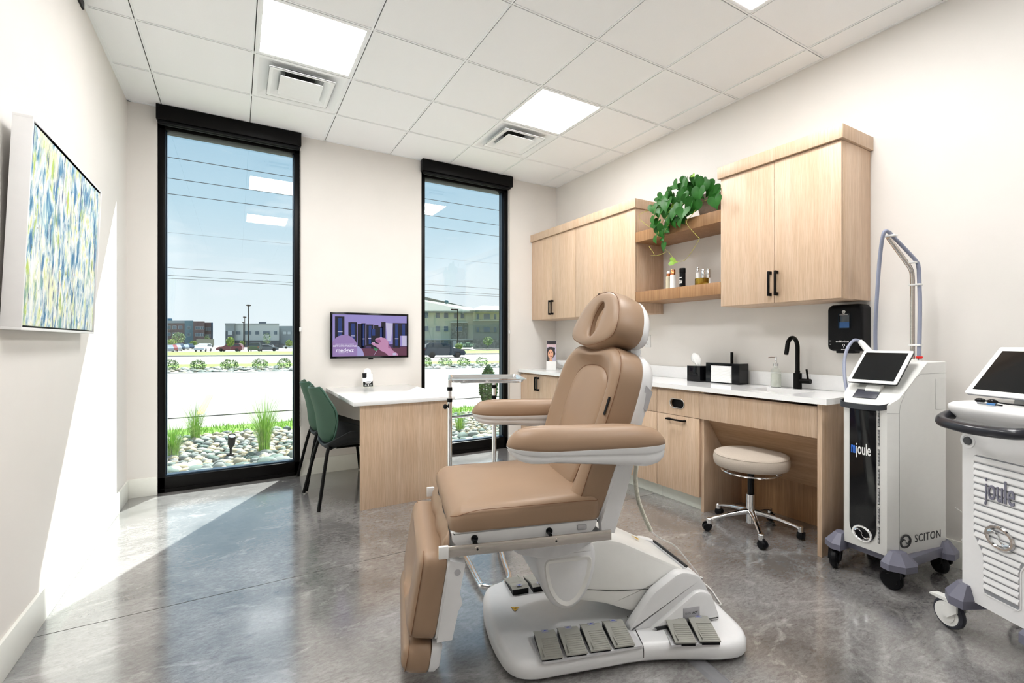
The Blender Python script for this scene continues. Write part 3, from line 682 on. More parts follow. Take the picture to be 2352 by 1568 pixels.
# outlet
t = thing('outlet', 'white wall power outlet to the right of the headrest', 'outlet', (XR, 3.17, 1.222))
B().box(-.006, 0, -.036, .036, -.057, .057, .002).build('plate', WHITEM, t)
b = B()
for z in (-.022, .022):
    for y in (-.007, .007): b.box(-.0066, -.006, y-.0012, y+.0012, z, z+.009)
    b.box(-.0066, -.006, -.002, .002, z-.010, z-.006)
b.build('slots', SLIT, t)
# brochures, bowl
t = thing('brochure_rack', 'stacked brochure display with a smiling woman on the front card, in the counter corner', 'brochures', (3.055, 4.33, .90), math.radians(-38))
cm = [mat('card_dark', rgb('2a2230'), .4), mat('card_pink', rgb('d3b9c0'), .4), mat('card_skin', rgb('d9a184'), .4), mat('card_hair', rgb('1d1518'), .4), mat('card_lav', rgb('b9b0c8'), .4), mat('card_lip', rgb('a8484a'), .4)]
def card(n, y, z, w, h, parts):
    b = B(); b.M = Matrix.Translation((0, y, z)) @ Matrix.Rotation(math.radians(-10), 4, 'X')
    b.mi = parts[0]; b.box(-w/2, w/2, 0, .003, 0, h)
    for k, (mi, pts) in enumerate(parts[1:]):
        b.mi = mi; b.prism([(-w/2+w*u, h*v) for u, v in pts], -.0003*(k+1), 0, 'y')
    return b.build(n, cm, t)
def ell(cx, cy, rx, ry, n=16): return [(cx+rx*math.cos(2*PI*i/n), cy+ry*math.sin(2*PI*i/n)) for i in range(n)]
card('brochure', .075, .16, .105, .17, [0, (2, [(.2, 0), (.85, 0), (.75, .75), (.5, .86), (.3, .7)]), (3, [(.1, .7), (.9, .7), (.8, .95), (.2, .95)])])
card('brochure', .045, .12, .105, .17, [1, (2, [(.0, 0), (.55, 0), (.6, .45), (.3, .62), (.0, .55)]), (3, [(.5, .2), (.8, .2), (.8, .68), (.5, .65)])])
card('brochure', .015, .08, .105, .18, [4, (3, [(.0, 0), (.2, 0), (.72, .35), (.95, .55), (.85, .85), (.6, 1), (.2, 1), (.05, .85)]), (2, ell(.42, .55, .30, .30)), (2, [(.25, 0), (.62, 0), (.55, .3), (.35, .3)]), (3, ell(.30, .62, .05, .03)), (3, ell(.56, .64, .05, .03)), (5, ell(.48, .40, .11, .035)), (3, [(.1, .7), (.3, .9), (.7, .88), (.85, .6), (.9, .95), (.5, 1), (.05, .95)])])
B().box(-.055, .055, -.012, .09, 0, .098, .003).build('holder', WHITEM, t); B().box(-.053, .053, .012, .10, .09, .16, .001).build('rack', CLEAR, t)
tag(B().lathe([(.001, 0), (.045, 0), (.047, .004), (.020, .015), (.016, .045), (.022, .052), (.055, .062), (.078, .085), (.086, .105), (.082, .106), (.070, .088), (.045, .072), (.001, .066)], (3.19, 4.27, .90), 36, False).build('pedestal_bowl', WHITEM), 'white footed bowl on the counter beside the brochures', 'bowl')
for k in range(5): tag(B().ico((3.19+.03*math.cos(k*1.3), 4.27+.035*math.sin(k*1.3), .90+.095), .014, 2, (1.2, .8, .5)).build('wrapped_sweet', mat('foil', rgb('8c8a8c'), .3, metal=.6)), 'small wrapped sweet lying in the white footed bowl', 'sweet', 'wrapped sweets in the bowl')
# wall towel dispenser
t = thing('wall_dispenser', 'black automatic paper towel dispenser on the wall right of the sink', 'dispenser', (XR, 1.462, 1.305))
O_ = rrect(-.098, .098, -.145, .145, .03, 6)
b = B(); b.rings([[(-x_, p[0]*(1-q), p[1]*(1-q)) for p in O_] for x_, q in ((.001, 0), (.085, 0), (.10, .03), (.108, .09), (.110, .2))]); b.build('case', BLACKP, t)
B().box(-.112, -.106, -.036, .030, -.01, .095, .012).build('window', mat('smoked_window', (.02, .035, .05), .1, coat=.5), t)
B().box(-.1128, -.112, -.030, .024, .0, .035).build('towel_glow', mat('blue_glow', rgb('14406e'), .3, emit=.35), t)
B().box(-.10, -.02, -.05, .05, -.158, -.14, .004).build('towel_mouth', BLACKP, t)
MD = lambda y, z: frameM((-.1135, y, z), (0, -1, 0), (0, 0, 1))
text('lettering', 'enMotion', PAPER, t, .018, MD(0.008, -.085), .0002, 1.05, .0001)
text('lettering', 'GEORGIA-PACIFIC', PAPER, t, .0058, MD(0, .080), .0002)
b = B(); b.torus((-.1132, 0, .098), .008, .002, 20, 6, 'x'); b.box(-.1138, -.1125, -.004, .004, .094, .102); b.build('emblem', PAPER, t)
b = B(); b.torus((-.1132, 0, -.108), .006, .0012, 16, 6, 'x'); b.box(-.1138, -.1125, -.001, .001, -.127, -.114); b.box(-.1138, -.1125, -.014, .014, -.136, -.133); b.build('drop_symbol', PAPER, t)
b = B(); b.box(-.1125, -.1118, .072, .084, -.083, -.079); b.box(-.1125, -.1118, .075, .080, -.105, -.101); b.build('indicator_marks', PAPER, t)

# ================================================================== THINGS ON THE SHELVES
SH_ = 1.650
t = tag(B().rings([[(p[0], p[1], z) for p in inset(rrect(3.07, 3.19, 2.27, 2.845, .058, 8), q)] for q, z in ((.006, SH_), (0, SH_+.003), (0, SH_+.009), (.004, SH_+.010), (.010, SH_+.007))]).build('oval_tray', WHITEM), 'thin white oval tray under the bottles on the lower walnut shelf', 'tray')
def bottle(y, label, prof, segs, x=3.125, z=SH_+.0075):
    t = thing('cosmetic_bottle', label, 'bottle', (x, y, z))
    for n, m, p in segs: B().lathe(p, n=24, cap=False).build(n, m, t)
    return t
FROST = mat('frosted_beige', rgb('cfc6ae'), .35)
bottle(2.748, 'frosted beige bottle with white tipped copper cap, leftmost on the lower shelf', 0, [('bottle', FROST, [(.001, 0), (.021, 0), (.022, .003), (.022, .108), (.017, .112)]), ('collar', COPPER, [(.016, .111), (.016, .135), (.013, .136)]), ('cap', WHITEM, [(.0145, .136), (.0145, .150), (.010, .157), (.001, .158)])], x=3.15)
bottle(2.672, 'white tube with a copper cap on the lower walnut shelf', 0, [('bottle', PAPER, [(.001, 0), (.023, 0), (.024, .003), (.022, .112), (.018, .115)]), ('cap', COPPER, [(.0205, .114), (.0205, .152), (.018, .156), (.001, .157)])], x=3.115)
t = bottle(2.575, 'black cylinder bottle with pale lettering on the lower walnut shelf', 0, [('bottle', BLACKG, [(.001, 0), (.0235, 0), (.024, .002), (.024, .118)]), ('cap', BLACKM, [(.0245, .118), (.0245, .153), (.023, .156), (.001, .156)])], x=3.115)
MB = lambda z: frameM((-.0243, 0, z), (0, -1, 0), (0, 0, 1))
for z, s, q in ((.078, 'SKIN', .010), (.056, 'DAILY', .008), (.046, 'REPAIR', .008), (.036, 'SERUM', .008)):
    b = B(); w_ = .0045*len(s)*.6; b.box(-.0247, -.0243, -w_, w_, z-q*.32, z+q*.32); b.build('print_line', PAPER, t)
t = thing('brass_dish', 'round brass dish holding two slim bottles on the lower walnut shelf', 'dish', (3.125, 2.395, SH_+.0075))
B().lathe([(.001, 0), (.054, 0), (.055, .002), (.055, .052), (.0535, .053), (.0525, .050), (.0525, .004), (.001, .004)], n=40, cap=False).build('dish', BRASS, t)
bottle(2.425, 'slim white bottle with tall chrome cap standing in the brass dish', 0, [('bottle', PAPER, [(.001, 0), (.012, 0), (.0125, .002), (.0125, .092), (.008, .096)]), ('cap', CHROME, [(.0095, .095), (.0095, .135), (.008, .138), (.001, .138)])], x=3.11, z=SH_+.0117)
bottle(2.385, 'wide chrome capped jar standing in the brass dish, beside its slim neighbour', 0, [('bottle', PAPER, [(.001, 0), (.016, 0), (.016, .050)]), ('cap', CHROME, [(.0165, .050), (.0165, .112), (.015, .115), (.001, .115)])], x=3.125, z=SH_+.0117)
bottle(2.350, 'second chrome capped jar in the brass dish, nearer the tall cabinet', 0, [('bottle', PAPER, [(.001, 0), (.014, 0), (.014, .050)]), ('cap', CHROME, [(.0145, .050), (.0145, .114), (.013, .117), (.001, .117)])], x=3.14, z=SH_+.0117)

# ================================================================== TRAILING PLANT
t = thing('trailing_plant', 'heart leaf trailing plant in a speckled stone pot on the upper shelf', 'plant', (3.165, 2.335, 2.17))
tb = Vector((3.165, 2.335, 2.17))
b = B(); b.M = Matrix.Rotation(math.radians(0), 4, 'X')
b.lathe([(.001, 0), (.075, 0), (.085, .01), (.108, .10), (.118, .165), (.112, .168), (.102, .150), (.001, .148)], n=36, cap=False); b.build('pot', POTM, t)
B().lathe([(.001, .146), (.10, .146), (.10, .152), (.001, .156)], n=24).build('soil', mat('soil', rgb('3a2a1e'), .95, bump=.5), t)
def heart(L):
    pts = []
    for i in range(24):
        a = 2*PI*i/24; x = 16*math.sin(a)**3/17; y = (13*math.cos(a)-5*math.cos(2*a)-2*math.cos(3*a)-math.cos(4*a))/17
        pts.append((x*.50*L, (y-.55)*.58*L))       # notch near the origin, tip at -y
    return pts
def leaf_mesh(L, m, fold=.22, curl=.18):
    b = B(); H = heart(L); c = [(0, -L*.30*k/1, 0) for k in (1,)]
    def dz(x, y): return abs(x)*fold*1.6-curl*(y*y)/max(L, .01)*1.2-.10*abs(x)*abs(x)/L*4
    rr = []
    for s_ in (1.0, .72, .40, .06):
        rr.append([(x*s_, (y+L*.30)*s_-L*.30, dz(x*s_, (y+L*.30)*s_-L*.30)) for x, y in H])
    b.rings(rr, False, True)
    return b.build('leaf', m, None, ang=2, recalc=True)
LM = [leaf_mesh(.10, LEAF), leaf_mesh(.10, LEAF, .12, .3), leaf_mesh(.10, LEAF2), leaf_mesh(.10, LEAF, .3, .1)]
lm_data = [o.data for o in LM]
for o in LM: bpy.data.objects.remove(o)
def put_leaf(u, v, X, size, ang, kind=0, tx=0, ty=0):
    """ang: direction of the tip in the picture plane (0 = down, + = towards +Y/left)"""
    p = atx(u, v, X); o = bpy.data.objects.new('leaf', lm_data[kind]); C.objects.link(o); o.parent = t
    # leaf lies in YZ plane, normal to -X: local x -> -Y, local y -> Z, local z -> -X
    M = Matrix(((0, 0, -1), (-1, 0, 0), (0, 1, 0))).to_4x4()
    Mr = Matrix.Rotation(ang, 4, 'Z') @ Matrix.Rotation(tx, 4, 'X') @ Matrix.Rotation(ty, 4, 'Y')
    o.matrix_local = Matrix.Translation(p-tb) @ M @ Mr @ Matrix.Scale(size/.10, 4)
leaves = [  # u, v, x, size(m), angle, kind
 (1590, 402, 3.0, .035, .9, 2), (1596, 403, 3.02, .075, 0, 0), (1578, 407, 3.0, .085, -.3, 3), (1620, 412, 2.97, .13, -.7, 0), (1645, 420, 3.01, .12, -.9, 1),
 (1607, 430, 2.95, .12, -.2, 0), (1560, 418, 3.0, .11, .8, 1), (1545, 424, 2.99, .10, .9, 0), (1565, 436, 2.96, .09, .5, 3), (1574, 438, 2.95, .09, -.5, 0),
 (1533, 440, 2.98, .10, .9, 0), (1519, 455, 2.97, .10, .8, 1), (1535, 458, 2.95, .12, .1, 3), (1527, 448, 2.96, .09, .6, 0), (1551, 450, 2.95, .09, .4, 1), (1560, 466, 2.94, .09, -.2, 0),
 (1598, 458, 2.94, .12, -.5, 0), (1582, 460, 2.95, .10, .4, 1), (1612, 417, 3.03, .10, .6, 3),
 (1518, 478, 2.95, .10, .1, 0), (1530, 478, 2.94, .09, -.3, 1), (1540, 475, 2.96, .08, .7, 2), (1572, 478, 2.93, .11, .0, 3), (1560, 495, 2.93, .085, .4, 0), (1546, 500, 2.94, .09, .2, 1),
 (1502, 493, 2.93, .10, .2, 0), (1514, 505, 2.94, .085, -.4, 3), (1498, 510, 2.94, .07, .5, 1), (1563, 502, 2.92, .08, .1, 0), (1567, 493, 2.93, .06, .6, 0), (1550, 488, 2.95, .09, -.4, 3),
 (1524, 515, 2.93, .10, -.2, 1), (1519, 530, 2.92, .07, .3, 0), (1528, 522, 2.94, .08, .9, 3), (1507, 540, 2.92, .085, .1, 0), (1526, 556, 2.92, .08, -.5, 1), (1522, 545, 2.93, .05, .6, 0),
 (1539, 600, 2.94, .065, 1.2, 2), (1650, 432, 3.02, .10, -.4, 0), (1641, 452, 2.93, .10, .15, 0), (1500, 470, 2.97, .09, .3, 0), (1509, 452, 3.0, .08, .9, 3), (1512, 520, 2.95, .09, -.1, 3), (1532, 505, 2.95, .10, .1, 1), (1555, 480, 2.93, .10, -.3, 3), (1525, 467, 2.96, .11, .2, 1), (1583, 445, 2.96, .12, -.1, 3), (1572, 420, 2.99, .11, .3, 0), (1600, 440, 3.0, .10, .9, 1), (1588, 425, 3.03, .11, .1, 3), (1545, 445, 3.0, .10, -.2, 0), (1575, 425, 3.02, .09, .4, 1),
 (1553, 470, 2.98, .11, .2, 3), (1590, 473, 2.97, .09, -.6, 0), (1538, 492, 2.96, .09, .3, 3), (1510, 465, 2.97, .09, .5, 0), (1648, 445, 3.03, .09, -.9, 3), (1567, 452, 2.98, .10, -.1, 1)]
for u, v, X, s_, a_, k_ in leaves: put_leaf(u, v, X, s_*1.13, a_+R.uniform(-.15, .15), k_, R.uniform(-.5, .25), R.uniform(-.45, .45))
def vine(pts, r=.0022, n='vine'):
    return B().tube([atx(u, v, X)-tb for u, v, X in pts], r, 6, 5).build(n, VINE, t)
vine([(1610, 455, 3.08), (1606, 468, 2.99), (1590, 493, 2.95), (1577, 512, 2.94), (1602, 543, 2.94), (1606, 548, 2.94), (1597, 565, 2.94), (1585, 583, 2.94), (1573, 597, 2.94), (1562, 600, 2.94), (1549, 600, 2.94), (1543, 588, 2.94), (1535, 578, 2.94)], .0019)
vine([(1600, 450, 3.08), (1560, 470, 2.97), (1530, 500, 2.95), (1512, 525, 2.94), (1520, 555, 2.93), (1526, 570, 2.93), (1532, 577, 2.93), (1512, 586, 2.93), (1495, 587, 2.93), (1503, 585, 2.93), (1491, 566, 2.93)], .0019)
vine([(1590, 440, 3.08), (1540, 470, 2.99), (1510, 475, 2.97), (1496, 475, 2.96), (1490, 482, 2.95), (1470, 492, 2.95), (1469, 502, 2.95), (1483, 515, 2.95), (1498, 524, 2.95)], .0019)
vine([(1598, 450, 3.1), (1575, 460, 2.98), (1540, 510, 2.94), (1526, 535, 2.93), (1524, 560, 2.93), (1530, 575, 2.93)], .0017)
vine([(1596, 420, 3.05), (1593, 405, 3.02), (1592, 398, 3.01)], .0014); vine([(1640, 455, 2.95), (1620, 460, 2.98), (1606, 468, 3.0)], .0016)

# ================================================================== INSTRUMENT STAND
t = thing('instrument_stand', 'chrome instrument stand with a steel tray between desk and counter', 'stand', (1.38, 2.9, 0))
o0 = Vector((1.38, 2.9, 0)); pL, pR = Vector((1.222, 2.9, 0)), Vector((1.557, 2.9, 0))
tr = [Vector((1.224, 3.115, .985)), Vector((1.165, 2.62, .985)), Vector((1.605, 2.43, .985)), Vector((1.696, 2.914, .985))]
cc = sum(tr, Vector())/4; tr = [Vector((p.x, p.y, 0)) for p in tr]
ax_ = (tr[2]-tr[1]).normalized(); ay_ = Vector((-ax_.y, ax_.x, 0)); L_ = .49; Wd = .47
def tf(x, y, h): q = cc+ax_*x+ay_*y-o0; return (q.x, q.y, h)
O_ = rrect(-L_/2, L_/2, -Wd/2, Wd/2, .04, 6)
b = B(); b.rings([[tf(p[0], p[1], z) for p in inset(O_, q)] for q, z in ((0, .984), (0, .987), (.012, .986), (.024, .970), (.20, .969), (.20, .967), (.026, .967), (.013, .983), (0, .984))], False, False)
b.rings([[tf(p[0], p[1], .969) for p in inset(O_, .14)]], False, True) if False else None
b.rings([[tf(p[0], p[1], z) for p in rrect(-L_/2+.023, L_/2-.023, -Wd/2+.023, Wd/2-.023, .03, 5)] for z in (.967, .9695)]); b.build('tray', CHROME, t, ang=.5)
for p in (pL, pR):
    q = p-o0
    lo = B().cyl((q.x, q.y, .03), (q.x, q.y, .835), .0155, n=20).build('lower_post', CHROME, t)
    B().cyl((q.x, q.y, .83), (q.x, q.y, .962), .0125, n=20).build('upper_post', CHROME, t)
    b = B()
    for z in (.83, .905): b.lathe([(.013, z-.013), (.0175, z-.012), (.0175, z+.010), (.013, z+.012)], (q.x, q.y, 0), 20)
    b.build('collar', BLACKP, t)
q = pL-o0
B().cyl((q.x-.014, q.y, .79), (q.x-.03, q.y-.008, .79), .006).sphere((q.x-.036, q.y-.01, .79), .018, 14, 10, (.7, 1, 1)).build('knob', BLACKP, t)
B().cyl((q.x, q.y, .715), (pR.x-o0.x, 0, .715), .0085).build('cross_bar', CHROME, t)
b = B(); g_ = [tf(-.16, -.10, .958), tf(-.16, .10, .958), tf(.20, .10, .958), tf(.215, .085, .958), tf(.215, -.085, .958), tf(.20, -.10, .958)]
b.tube(g_+[g_[0]], .006, 8); b.tube([(pL.x-o0.x, 0, .955), tf(-.16, 0, .958)], .006, 8); b.tube([(pR.x-o0.x, 0, .955), tf(.12, .10, .958)], .006, 8); b.build('tray_frame', CHROME, t)
fu = [pL+Vector((0, .02, .032)), atz(1070, 1277, .032), atz(1101, 1337, .032), atz(1112, 1346, .032), atz(1140, 1349, .032), atz(1160, 1338, .032), atz(1169, 1322, .032), atz(1152, 1270, .032), pR+Vector((0, .02, .032))]
B().tube([p-o0 for p in fu], .0145, 14, 5).build('floor_frame', CHROME, t)
for p in (pL, pR):
    q = p-o0; B().sphere((q.x, q.y+.02, .017), .017, 12, 8).build('caster', BLACKP, t)

# ================================================================== STOOL
t = thing('rolling_stool', 'round oatmeal rolling stool with a chrome five star base in the knee space', 'stool', (2.865, 1.83, 0), math.radians(8))
b = B(); b.lathe([(.001, .414), (.20, .414), (.214, .420), (.222, .440), (.224, .465), (.218, .490), (.208, .500), (.19, .505), (.10, .510), (.001, .511)], n=56, cap=False); b.build('cushion', FABRIC, t, ang=1.5)
B().torus((0, 0, .492), .2175, .0022, 56, 6).build('piping', FABRIC, t)
B().lathe([(.001, .408), (.14, .408), (.14, .415), (.001, .415)], n=32).build('seat_plate', BLACKM, t)
b = B(); b.torus((0, 0, .385), .175, .0055, 56, 8)
for a in (.5, 2.6, 4.7): b.tube([(.175*math.cos(a), .175*math.sin(a), .385), (.15*math.cos(a), .15*math.sin(a), .40), (.10*math.cos(a), .10*math.sin(a), .41)], .005, 8)
b.build('height_ring', CHROME, t)
B().lathe([(.020, .41), (.020, .395), (.018, .39)], n=20).build('gas_collar', CHROME, t)
B().cyl((0, 0, .22), (0, 0, .40), .019, n=20).build('gas_cover', BLACKG, t)
B().lathe([(.027, .05), (.027, .235), (.024, .237)], n=28).build('column', CHROME, t)
for k in range(5):
    a = math.radians(72*k); ca, sa = math.cos(a), math.sin(a); b = B()
    sec = []
    for r_, z, w_, h in ((.02, .125, .022, .020), (.08, .118, .017, .016), (.16, .105, .0145, .013), (.24, .085, .013, .011), (.268, .074, .015, .012), (.285, .066, .012, .014)):
        sec.append([(r_*ca-sa*w_*math.cos(q), r_*sa+ca*w_*math.cos(q), z+h*math.sin(q)) for q in [2*PI*i/12 for i in range(12)]])
    b.rings(sec); b.lathe([(.017, .052), (.017, .082), (.014, .086), (.001, .086)], (.275*ca, .275*sa, 0), 16); leg = b.build('base_arm', CHROME, t)
    b = B(); wx, wy = .275*ca-sa*.0, .275*sa; fa = a+1.0+.9*k; dx, dy = math.cos(fa)*.012, math.sin(fa)*.012; ax1 = Vector((-math.sin(fa), math.cos(fa), 0)); cpt = Vector((wx-dx, wy-dy, .0275))
    for s_ in (-1, 1):
        b.cyl(cpt+ax1*.004*s_, cpt+ax1*.021*s_, .027, .022, 20)
    b.cyl(cpt+ax1*-.006+Vector((0, 0, .006)), cpt+ax1*.006+Vector((0, 0, .006)), .030, n=16); b.cyl((wx, wy, .04), (wx, wy, .056), .008)
    b.build('caster', BLACKP, leg)

# ================================================================== TREATMENT CHAIR   (local x = towards the head, y = far side)
CO = Vector((.660, 1.742, 0)); CA = math.radians(-16.65)
t = thing('treatment_chair', 'large tan leather powered treatment chair with white base and armrests', 'treatment chair', CO, CA)
TC = t
# floor base
bo = resamp([(p[0], p[1]) for p in spline([(a, c, 0) for a, c in [(.235, -.12), (.262, -.215), (.33, -.258), (.46, -.262), (.62, -.262), (.77, -.264), (.90, -.288), (1.06, -.328), (1.155, -.325), (1.215, -.26), (1.235, -.12), (1.25, .05), (1.24, .22), (1.20, .36), (1.10, .405), (.95, .37), (.77, .34), (.60, .34), (.44, .348), (.33, .335), (.262, .28), (.232, .15), (.226, 0)]], 6)], 120)
b = B(); slab(b, bo, [(.03, .012), (.006, .014), (0, .022), (0, .052), (.006, .066), (.018, .074), (.034, .077)], lambda x, y, h: (x, y, h), center=[(.3, .079), (.7, .083), (.95, .085)])
base = b.build('floor_base', SHELL, t, ang=.9)
B().prism([tuple(p) for p in inset(bo, .035)], .001, .014).build('base_skirt', BLACKP, t)
B().tube([(.792, -.088, .082), (.785, -.16, .0795), (.77, -.24, .079), (.768, -.262, .066), (.768, -.2635, .03)], .0014, 6, 5).build('base_seam', SLIT, t)
def pedal(x, y, rot, back=False):
    """foot pedal: wedge housing with a hinged ribbed plate; y = rear edge, plate points to -y"""
    b = B(); sg = -1 if not back else 1
    b.M = Matrix.Translation((x, y, .074)) @ Matrix.Rotation(rot + (0 if not back else PI), 4, 'Z')
    b.prism([(0, 0), (0, .030), (-.012, .036), (-.135, .014), (-.135, 0)], .003, .078, 'x', .002) if False else b.rings([[(xx, 0, 0), (xx, 0, .028), (xx, -.015, .034), (xx, -.03, .034), (xx, -.134, .010), (xx, -.134, 0)] for xx in (.004, .078)])
    h = b.build('pedal', BLACKP, t, ang=.3)
    b = B(); b.M = Matrix.Translation((x, y, .074)) @ Matrix.Rotation(rot + (0 if not back else PI), 4, 'Z')
    b.rings([[(xx, .002, .030), (xx, -.016, .0385), (xx, -.036, .038), (xx, -.136, .0165), (xx, -.137, .012), (xx, -.036, .030), (xx, -.016, .0305)] for xx in (.001, .004, .078, .081)])
    for k in range(9): b.box(.020, .077, -.052-.0095*k-.003, -.052-.0095*k+.003, .0345-.0021*k-.002, .0357-.0021*k)
    b.box(.012, .0145, -.134, -.035, .020, .0265)
    b.build('plate', GREYP, h, ang=.4)
    b = B(); b.M = Matrix.Translation((x, y, .074)) @ Matrix.Rotation(rot + (0 if not back else PI), 4, 'Z')
    b.box(.030, .056, -.024, -.008, .0383, .0392); b.build('sticker', mat('pedal_sticker', rgb('9a9dab'), .5), h)
    b = B(); b.M = Matrix.Translation((x, y, .074)) @ Matrix.Rotation(rot + (0 if not back else PI), 4, 'Z')
    b.box(.036, .050, -.018, -.0155, .0392, .0396); b.box(.040, .046, -.0155, -.012, .0392, .0396); b.build('printed_mark', mat('pedal_print', rgb('3b4bb0'), .5), h)
B().prism(rrect(.365, .765, -.268, -.125, .012, 3), .0715, .0795).build('pedal_recess_shade', mat('recess_shade', (.60, .60, .62), .4), t)  # grey plate in place of a recess, its shade put into the colour
for k in range(4): pedal(.374+.0945*k, -.128, math.radians(-4))
b = B(); b.M = Matrix.Rotation(0, 4, 'Z'); b.prism([(.905, -.158), (1.092, -.190), (1.055, -.322), (.868, -.292)], .0715, .0795); b.build('pedal_recess_shade', MC['recess_shade'], t)  # same grey shade plate under the rear pedals
for k in range(2): pedal(.912+.0935*k, -.162-.016*k, math.radians(-13))
for k in range(4): pedal(.450+.095*k, .318-.128, math.radians(3), True)
# rear bracket, lifting arm, pivot housing
def sweep(prof, y0, y1, r=.02, ins=None, name='x', m=SHELL, ang=.7):
    P = [(p[0], p[1]) for p in prof]; b = B(); L = [(r, y0), (r*.3, y0+r*.3*(1 if y1 > y0 else -1)), (0, y0+r*(1 if y1 > y0 else -1)), (0, y1-r*(1 if y1 > y0 else -1)), (r*.3, y1-r*.3*(1 if y1 > y0 else -1)), (r, y1)]
    slab(b, P, L, lambda x, z, h: (x, h, z)); return b.build(name, m, t, ang=ang)
def sm_(pts, k=5, n=70): return resamp([(p[0], p[1]) for p in spline([(a, c, 0) for a, c in pts], k)], n)
def rpoly(pts, r, k=4):
    out = []; n = len(pts)
    for i in range(n):
        p, a, c = Vector(pts[i]), Vector(pts[i-1]), Vector(pts[(i+1) % n]); d1, d2 = (a-p), (c-p); q = min(r, d1.length*.45, d2.length*.45); p1 = p+d1.normalized()*q; p2 = p+d2.normalized()*q
        for j in range(k+1): u = j/k; out.append(tuple(p1*(1-u)**2+p*2*u*(1-u)+p2*u*u))
    return out
for y0_, y1_ in ((-.178, -.128), (.158, .208)): sweep(rpoly([(.745, .074), (.86, .215), (.985, .288), (1.07, .265), (1.115, .20), (1.145, .074)], .03), y0_, y1_, .014, name='bracket_cheek')
sweep(rpoly([(.98, .074), (1.03, .21), (1.062, .262), (1.085, .25), (1.12, .19), (1.150, .074)], .02), -.135, .165, .012, name='rear_bracket')
sweep(rpoly([(.83, .074), (1.055, .215), (1.12, .19), (1.165, .074)], .03), -.197, .232, .02, name='bracket_flank')
sweep(rpoly([(.50, .21), (.54, .40), (.66, .43), (.74, .415), (1.05, .262), (.93, .175), (.80, .115), (.68, .165)], .03), -.125, .155, .018, name='lift_arm', m=SHELL2)
B().tube([(.545, -.1265, .245), (.60, -.1268, .238), (.72, -.1268, .218), (.88, -.1268, .205)], .0012, 6, 3).build('arm_seam', SLIT, t)
B().tube([(1.052, -.115, .272), (1.052, .145, .272)], .006, 6).build('arm_gap', SLIT, t)
dpf = [(.375, .43), (.376, .39), (.388, .33), (.410, .262), (.445, .208), (.498, .182), (.550, .202), (.592, .25), (.618, .318), (.625, .385), (.615, .43)]
hs = sweep(rpoly(dpf, .03, 3), -.165, .19, .022, name='pivot_housing', ang=.8)
dpi = [(.412, .388), (.415, .34), (.430, .275), (.460, .228), (.500, .208), (.540, .226), (.572, .272), (.592, .33), (.597, .388)]
b = B(); slab(b, rpoly(dpi, .022, 3), [(-.006, -.1645), (-.002, -.171), (.004, -.170), (.020, -.160), (.022, -.1595)], lambda x, z, h: (x, h, z), cap0=False); b.build('pivot_recess', SHELL2, hs, ang=.9)
b = B(); b.cyl((.384, -.10, .40), (.380, -.10, .40), .005).cyl((.412, -.10, .27), (.408, -.10, .268), .005).cyl((.384, .12, .40), (.380, .12, .40), .005); b.build('screw', BLACKP, hs)
sweep(rpoly([(.22, .512), (.62, .512), (.585, .475), (.50, .437), (.40, .425), (.30, .450), (.24, .49)], .02), -.245, .245, .02, name='seat_underpan', m=mat('pan_grey', (.60, .60, .61), .35))
# nameplate and warning stickers
pl = B().box(.980, 1.055, -.1995, -.1965, .106, .150, .001).build('nameplate', mat('plate_grey', rgb('b7b7bd'), .35, metal=.3), t)
text('lettering', 'SKIN', mat('plate_print_soft', rgb('7d7d86'), .5), pl, .0125, frameM((1.0015, -.1998, .128), (1, 0, 0), (0, 0, 1)), .0001)
text('lettering', 'ACT', mat('plate_print', rgb('202024'), .5), pl, .0125, frameM((1.033, -.1998, .128), (1, 0, 0), (0, 0, 1)), .0001, bold=.0003)
def warn(M, s, par):
    w = B(); w.M = M; w.prism([(-s, -s*.7), (s, -s*.7), (0, s)], 0, .0006); w = w.build('warning_sticker', mat('warning_yellow', rgb('d6a818'), .5), par)
    b = B(); b.M = M; b.prism([(-.1*s, -.45*s), (.25*s, .1*s), (.02*s, .1*s), (.12*s, .6*s), (-.25*s, 0), (0, 0)], .0006, .0010); b.build('bolt_symbol', BLACKP, w)
warn(Matrix.Translation((.357, .08, .0815)) @ Matrix.Rotation(math.radians(-75), 4, 'Z'), .018, t)
warn(Matrix.Translation((.905, .045, .342)) @ Matrix.Rotation(.45, 4, 'Y') @ Matrix.Rotation(math.radians(-60), 4, 'Z'), .020, t)
